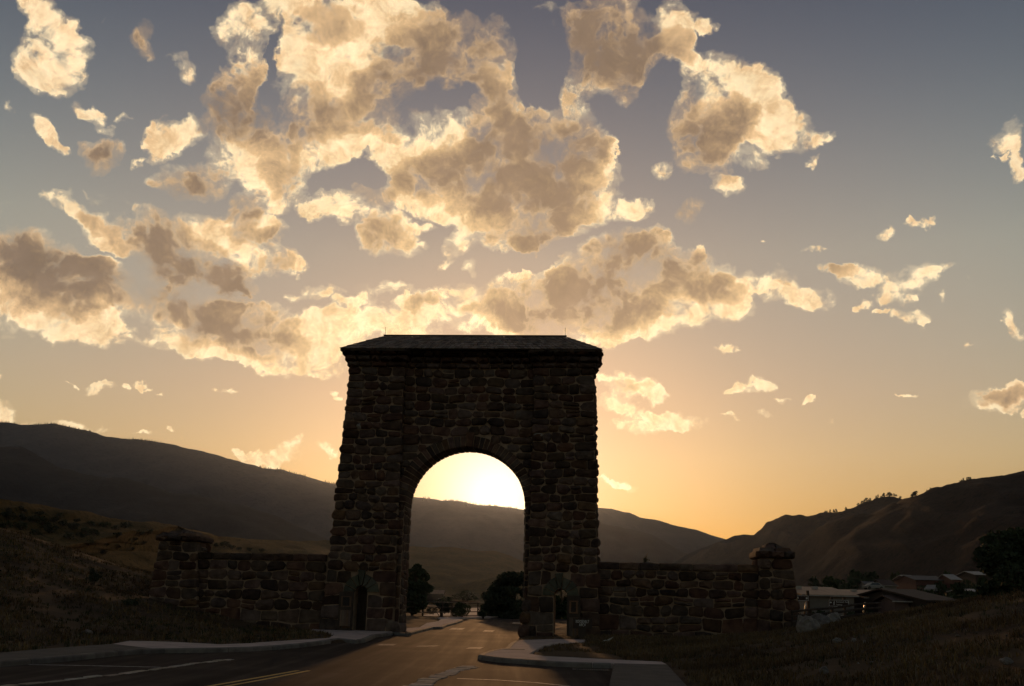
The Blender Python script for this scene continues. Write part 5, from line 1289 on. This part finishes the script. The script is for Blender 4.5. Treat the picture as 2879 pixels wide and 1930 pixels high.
fence('rail_fence', 'dark timber rail fence behind the boulders, right of the right pier', [foot(px, d) for px, d in ((2225, 47), (2278, 47.3), (2340, 47.6), (2405, 48), (2470, 48.4))], 1.0, (0.22, 0.48, 0.72, 0.94), 0.06)
for i, (px, dep, w, top, lb) in enumerate(((2296, 66, 46, 1699, 'dark shrub behind the fence, left of the brown board sign'), (2342, 67, 60, 1697, 'dark shrub behind the fence, right behind the brown board sign'), (2392, 68, 56, 1700, 'dark shrub behind the fence at the left foot of the bushy tree'), (2445, 70, 50, 1702, 'dark shrub behind the fence at the right foot of the bushy tree'), (2600, 70, 90, 1690, 'wide dark shrub in front of the dark brown building'), (2680, 66, 110, 1676, 'large dark shrub showing over the mound right of the dark brown building'), (2760, 62, 110, 1672, 'large dark shrub showing over the mound left of the tree at the right edge'))):
    q = foot(px, dep); make_shrub('shrub', w * dep / FPX, at_y(px, top, dep).z - q.z, 2200, 0.075, lb, q, seed=200 + i)

# ------------------------------------------------------------------ signs
def text_mesh(body, size, mat, parent, loc, rot=(math.pi / 2, 0, 0), align='CENTER', spacing=1.0, squeeze=1.0, name='lettering'):
    cu = bpy.data.curves.new('text', 'FONT'); cu.body = body; cu.size = size; cu.align_x = align; cu.align_y = 'CENTER'; cu.extrude = 0.002; cu.space_character = spacing
    o = bpy.data.objects.new('text', cu); C.objects.link(o); bpy.context.view_layer.update()
    me = bpy.data.meshes.new_from_object(o.evaluated_get(bpy.context.evaluated_depsgraph_get())); bpy.data.objects.remove(o)
    me.materials.clear(); me.materials.append(mat)
    n = bpy.data.objects.new(name, me); C.objects.link(n); n.parent = parent; n.location = loc; n.rotation_euler = rot; n.scale = (squeeze, 1, 1)
    return n
SD = 46.6; k_ = SD / FPX * 1.03
p = at_y(1637, 1812, SD); sg = thing('arch_sign', 'small dark sign on a post with white letters ROOSEVELT ARCH, before the right tower', 'sign', (p.x, p.y, 0.12), -YAW * 0.5)
zt = lambda py: at_y(1637, py, SD).z - 0.12
MB().box((0, 0.04, (zt(1812) + zt(1764)) / 2 - 0.1), (0.30, 0.16, zt(1764) - zt(1812) + 0.3)).build('post', MT['dark_wood'], sg)
MB().box((0, 0, (zt(1768) + zt(1739)) / 2), (0.86, 0.07, zt(1739) - zt(1768))).build('board', MT['sign_brown'], sg)
text_mesh('ROOSEVELT', 0.185, MT['sign_white'], sg, (0, -0.038, zt(1748.5)), squeeze=0.56, spacing=1.1)
text_mesh('ARCH', 0.185, MT['sign_white'], sg, (0, -0.038, zt(1758)), squeeze=0.56, spacing=1.1)

def board_sign(name, px0, px1, py0, py1, dep, label, posts, post_to, lines, symbols):
    c0, c1 = at_y(px0, py0, dep), at_y(px1, py1, dep); cx, cz = (c0.x + c1.x) / 2, (c0.z + c1.z) / 2; w, h = c1.x - c0.x, c0.z - c1.z
    gzv = ground_z(cx, dep); t = thing(name, label, 'sign', (cx, dep, gzv)); cz -= gzv
    for q in posts:
        MB().box((at_y(q, 1700, dep).x - cx, 0.09, (cz + post_to) / 2 - 0.1), (0.13, 0.11, cz + post_to + 0.2)).build('post', MT['dark_wood'], t)
    MB().box((0, 0, cz), (w, 0.05, h)).build('board', MT['sign_brown'], t)
    bd = MB()
    for z in (-h / 2 + 0.025, h / 2 - 0.025): bd.box((0, -0.027, cz + z), (w - 0.03, 0.006, 0.016))
    for x in (-w / 2 + 0.025, w / 2 - 0.025): bd.box((x, -0.027, cz), (0.016, 0.006, h - 0.07))
    bd.build('border', MT['sign_white'], t)
    for (s, x, z, sz, al) in lines: text_mesh(s, sz * h, MT['sign_white'], t, (x * w, -0.029, cz + z * h), align=al)
    for (kind, x, z, sz) in symbols:
        sy = MB(); X, Z, s = x * w, cz + z * h, sz * h
        if kind == 'arrow': sy.add([(X - s / 2, -0.03, Z), (X, -0.03, Z - s / 2), (X, -0.03, Z - s / 5), (X + s / 2, -0.03, Z - s / 5), (X + s / 2, -0.03, Z + s / 5), (X, -0.03, Z + s / 5), (X, -0.03, Z + s / 2)], [(0, 1, 2, 3, 4, 5, 6)])
        elif kind == 'disc': sy.add([(X + s / 2 * math.cos(a * math.pi / 8), -0.03, Z + s / 2 * math.sin(a * math.pi / 8)) for a in range(16)], [tuple(range(16))])
        elif kind == 'square': sy.add([(X - s / 2, -0.03, Z - s / 2), (X + s / 2, -0.03, Z - s / 2), (X + s / 2, -0.03, Z + s / 2), (X - s / 2, -0.03, Z + s / 2)], [(0, 1, 2, 3)])
        else:   # a walking figure
            for (xa, za, xb, zb) in ((0, .1, .05, .3), (0, .1, -.14, -.45), (0, .1, .16, -.45), (.03, .26, .2, .02), (.03, .26, -.12, .04)):
                sy.tube([(X + xa * s, -0.03, Z + za * s), (X + xb * s, -0.03, Z + zb * s)], 0.05 * s, 5)
            sy.tube([(X + .06 * s, -0.03, Z + .36 * s), (X + .07 * s, -0.03, Z + .5 * s)], 0.09 * s, 7)
        sy.build('symbol', MT['sign_white'], t)
    return t
board_sign('direction_sign', 2329, 2387, 1686, 1707, 56.0, 'brown board sign with arrow, walker symbol and white lettering behind the boulders', (2340, 2376), 0.3,
           [('Roosevelt Arch', -0.13, 0.18, 0.30, 'LEFT'), ('Parking', -0.13, -0.22, 0.30, 'LEFT')], [('arrow', -0.40, 0.08, 0.30), ('figure', -0.24, 0.0, 0.62)])
board_sign('direction_sign', 2236, 2274, 1674, 1691, 54.0, 'brown sign with round white symbol on a dark post, half hidden by the right pier', (2274,), 0.4,
           [], [('disc', -0.36, 0.05, 0.42), ('square', 0.34, 0.0, 0.30)])
for (px, py, lb) in ((2263, 1722, 'bent shiny metal pipe glinting orange beside the brown sign post'), (2429, 1722, 'bent shiny metal pipe glinting orange right of the bushy tree')):
    p = at_y(px, py, 57.0); s = 57.0 / FPX
    gzv = ground_z(p.x, 57.0); H_ = p.z - gzv
    o = MB().tube([(-0.02, 0, -0.15), (-0.02, 0, H_), (0.02, 0.0, H_ + 9 * s), (0.09, 0.02, H_ + 20 * s), (0.12, 0.03, H_ + 27 * s)], [0.035, 0.05, 0.055, 0.05, 0.03], 10).build('pipe', MT['metal'], None, (p.x, 57.0, gzv), smooth=True)
    tag(o, lb, 'metal pipe')

# ------------------------------------------------------------------ buildings of the town
def wmat(name, c, rough=0.8): return material(name, tuple(v * 0.8 for v in c), c, 1.5, rough, 0.0)
BM_ = {'tan_roof': material('tan metal roof', (0.20, 0.115, 0.065), (0.29, 0.17, 0.10), 0.4, 0.6, 0.0, stretch=(5, 1, 1)), 'brown_roof': wmat('brown roof', (0.06, 0.036, 0.026)), 'pale_roof': wmat('pale metal roof', (0.36, 0.34, 0.32), 0.7), 'grey_roof': wmat('grey roof', (0.10, 0.095, 0.095)),
       'grey_wall': wmat('grey wall', (0.19, 0.165, 0.145)), 'mauve_wall': wmat('mauve brown wall', (0.15, 0.10, 0.088)), 'dark_wall': wmat('dark brown wall', (0.05, 0.035, 0.028)), 'red_wall': wmat('red brown wall', (0.11, 0.05, 0.04)), 'white': wmat('white trim', (0.42, 0.38, 0.34))}
def house(name, label, c, w, d, wall_h, rise, wall, roof, rz=0.0, wins=3, over=0.35, vents=0, door=True, group=None, cat='building', trim='white'):
    """gabled building, ridge along its own x; windows and door on the side towards -y"""
    t = thing(name, label, cat, c, rz, group)
    V = [(x * w / 2, y * d / 2, z) for z in (-1.0, wall_h) for x, y in ((-1, -1), (1, -1), (1, 1), (-1, 1))] + [(-w / 2, 0, wall_h + rise - 0.08), (w / 2, 0, wall_h + rise - 0.08)]
    obj('wall', V, [(0, 1, 5, 4), (1, 2, 6, 9, 5), (2, 3, 7, 6), (3, 0, 4, 8, 7), (4, 5, 9, 8), (6, 7, 8, 9)], BM_[wall], t)
    sl = rise / (d / 2); th = 0.12
    a = [(-w / 2 - over, -d / 2 - over, wall_h - over * sl), (w / 2 + over, -d / 2 - over, wall_h - over * sl), (w / 2 + over, 0, wall_h + rise), (-w / 2 - over, 0, wall_h + rise), (w / 2 + over, d / 2 + over, wall_h - over * sl), (-w / 2 - over, d / 2 + over, wall_h - over * sl)]
    V = a + [(x, y, z + th) for x, y, z in a]
    rf_ = obj('roof', V, [(6, 7, 8, 9), (9, 8, 10, 11), (0, 3, 2, 1), (3, 5, 4, 2), (0, 1, 7, 6), (5, 11, 10, 4), (1, 2, 8, 7), (2, 4, 10, 8), (0, 6, 9, 3), (3, 9, 11, 5)], BM_[roof], t)
    for k in range(vents): MB().box((-w * 0.3 + k * w * 0.35, -d * 0.16, wall_h + rise * 0.78), (0.5, 0.5, 0.55)).build('vent', BM_['white'], rf_)
    MB().box((0, -d / 2 - over - 0.02, wall_h - over * sl + 0.04), (w + 2 * over, 0.05, 0.10)).build('gutter', BM_[trim], rf_)
    n = wins + (1 if door else 0)
    for i in range(n):
        x = -w / 2 + w * (i + 0.5) / n
        if door and i == n // 2:
            dd = MB().box((x, -d / 2 - 0.02, 1.0), (0.95, 0.08, 2.05)).build('door', BM_['dark_wall'], t)
        else:
            wf = MB()
            ww, wh, wz = min(1.3, w / n * 0.6), 1.0, min(1.6, wall_h * 0.6)
            for xx in (-ww / 2, ww / 2): wf.box((x + xx, -d / 2 - 0.03, wz), (0.09, 0.09, wh + 0.09))
            for zz in (-wh / 2, wh / 2): wf.box((x, -d / 2 - 0.032, wz + zz), (ww, 0.085, 0.09))
            f_ = wf.build('window', BM_['white'], t); MB().box((x, -d / 2 - 0.01, wz), (ww, 0.04, wh)).build('pane', MT['glass'], f_)
    return t
def house_px(px0, px1, py_eave, py_ridge, dep, **kw):
    a, b = at_y(px0, py_eave, dep), at_y(px1, py_eave, dep); g = ground_z((a.x + b.x) / 2, dep)
    top = at_y((px0 + px1) / 2, py_ridge, dep + kw['d'] / 2)
    wall_h = a.z * 0.5 + b.z * 0.5 - g; rise = max(0.4, top.z - g - wall_h)
    return house(c=((a.x + b.x) / 2, dep + kw['d'] / 2, g), w=b.x - a.x, wall_h=wall_h, rise=rise, **kw)
house_px(2262, 2400, 1676, 1655, 88, d=14, name='building', label='long low building with tan roof and grey wall behind the brown signs', wall='grey_wall', roof='tan_roof', wins=4, vents=2)
house_px(2436, 2548, 1683, 1664, 92, d=16, name='building', label='low building with tan roof and mauve wall right of the bushy tree', wall='mauve_wall', roof='tan_roof', wins=2, vents=1)
house_px(2552, 2652, 1690, 1662, 84, d=12, name='building', label='dark brown building with brown gabled roof at the foot of the mound', trim='dark_wall', wall='dark_wall', roof='brown_roof', wins=2, rz=math.radians(14))
house_px(2516, 2556, 1691, 1678, 86, d=4, name='porch', label='small white-edged porch between the mauve wall and the dark brown building', wall='mauve_wall', roof='brown_roof', wins=1, door=True)
house_px(2574, 2660, 1632, 1621, 260, d=14, name='house', label='far long house with grey roof and red brown wall below the right hill', trim='grey_roof', wall='red_wall', roof='grey_roof', wins=5)
house_px(2553, 2580, 1628, 1619, 270, d=10, name='house', label='far house with a pale roof just left of the long grey-roofed house', wall='red_wall', roof='pale_roof', wins=2)
house_px(2676, 2700, 1630, 1617, 255, d=9, name='house', label='far house with a bright pale roof right of the long grey-roofed house', wall='red_wall', roof='pale_roof', wins=2)
house_px(2742, 2796, 1617, 1609, 280, d=12, name='house', label='highest far house with a pale roof under the right hill', wall='dark_wall', roof='pale_roof', wins=3)
house_px(2718, 2738, 1665, 1659, 170, d=7, name='shed', label='small pale-roofed shed among the town trees, left of the wider one', wall='dark_wall', roof='pale_roof', wins=1)
house_px(2744, 2790, 1666, 1659, 172, d=8, name='shed', label='wide pale-roofed shed among the town trees', wall='dark_wall', roof='pale_roof', wins=2)
house_px(2444, 2472, 1650, 1637, 230, d=9, name='house', label='far small house with pale walls left of the middle town trees', wall='grey_wall', roof='grey_roof', wins=3)
house_px(2486, 2520, 1647, 1632, 240, d=9, name='house', label='far house with dark roof and white trim above the tan roof', wall='grey_wall', roof='brown_roof', wins=3)
ps = cast(1216, 1695, BV[:1] + [GB]); k_ = ps.y / FPX
house('shed', 'flat brown shed with thin tan roof below the grassy hill, seen through the arch', (ps.x, ps.y + 4, ps.z), 58 * k_, 8, 24 * k_, 9 * k_, 'dark_wall', 'tan_roof', wins=2, trim='tan_roof')
cn = at_y(1307, 1694, 150); gc = -1.38; cp = thing('canopy', 'long low dark canopy roof on thin posts over the pale lot beyond the fence', 'canopy', (cn.x, 150, gc))
MB().box((0, 0, cn.z - gc), (4.1, 3.0, 0.30)).build('roof', BM_['brown_roof'], cp)
for x in (-1.9, 1.9):
    for y in (-1.3, 1.3): MB().box((x, y, (cn.z - gc - 0.15) / 2), (0.09, 0.09, cn.z - gc - 0.15)).build('post', MT['dark_wood'], cp)
# parked vehicles that show as small pale shapes between the trees
def car(px, py, dep, label, col, rz=0.0):
    p = at_y(px, py, dep); g = ground_z(p.x, dep); t = thing('parked_car', label, 'car', (p.x, dep, p.z - 0.75), rz)
    prof = [(-2.1, 0.35), (-2.15, 0.75), (-1.35, 0.9), (-0.7, 1.42), (0.9, 1.45), (1.6, 0.95), (2.1, 0.85), (2.15, 0.38)]
    n = len(prof); V = [(x, -0.86 * (0.86 if z > 1.2 else 1), z) for x, z in prof] + [(x, 0.86 * (0.86 if z > 1.2 else 1), z) for x, z in prof]
    obj('body', V, [tuple(range(n)), tuple(range(n, 2 * n))[::-1]] + [(i, n + i, n + (i + 1) % n, (i + 1) % n) for i in range(n)], col, t)
    for s in (-1, 1): obj('window', [(-1.15, s * 0.86, 0.95), (1.3, s * 0.86, 0.97), (0.8, s * 0.775, 1.36), (-0.62, s * 0.775, 1.35)], [(0, 1, 2, 3)], MT['glass'], t)
    for x in (-1.35, 1.35):
        for s in (-1, 1):
            MB().tube([(x, s * 0.66, 0.33), (x, s * 0.88, 0.33)], 0.33, 14).build('wheel', MT['iron'], t)
CW = material('pale car paint', (0.22, 0.21, 0.2), (0.26, 0.25, 0.24), 2, 0.6, 0.0)
car(2455, 1648, 215, 'pale car parked in the town below the far small house', CW, 0.2)
car(2622, 1656, 180, 'pale car parked by the trees right of the dark brown building', CW, 0.9)

# ------------------------------------------------------------------ haze
hz = MB().box((0, 4750, 640), (22000, 11500, 1340)).build('haze', None); tag(hz, kind='stuff')
hm = bpy.data.materials.new('evening haze'); hm.use_nodes = True; ht = hm.node_tree; ht.nodes.clear()
pv = NODE(ht, 'ShaderNodeVolumePrincipled'); ho = NODE(ht, 'ShaderNodeOutputMaterial'); ht.links.new(pv.outputs[0], ho.inputs['Volume'])
pv.inputs['Color'].default_value = (0.55, 0.70, 1.0, 1); pv.inputs['Density'].default_value = 1.9e-5; pv.inputs['Anisotropy'].default_value = 0.82
hz.data.materials.append(hm)
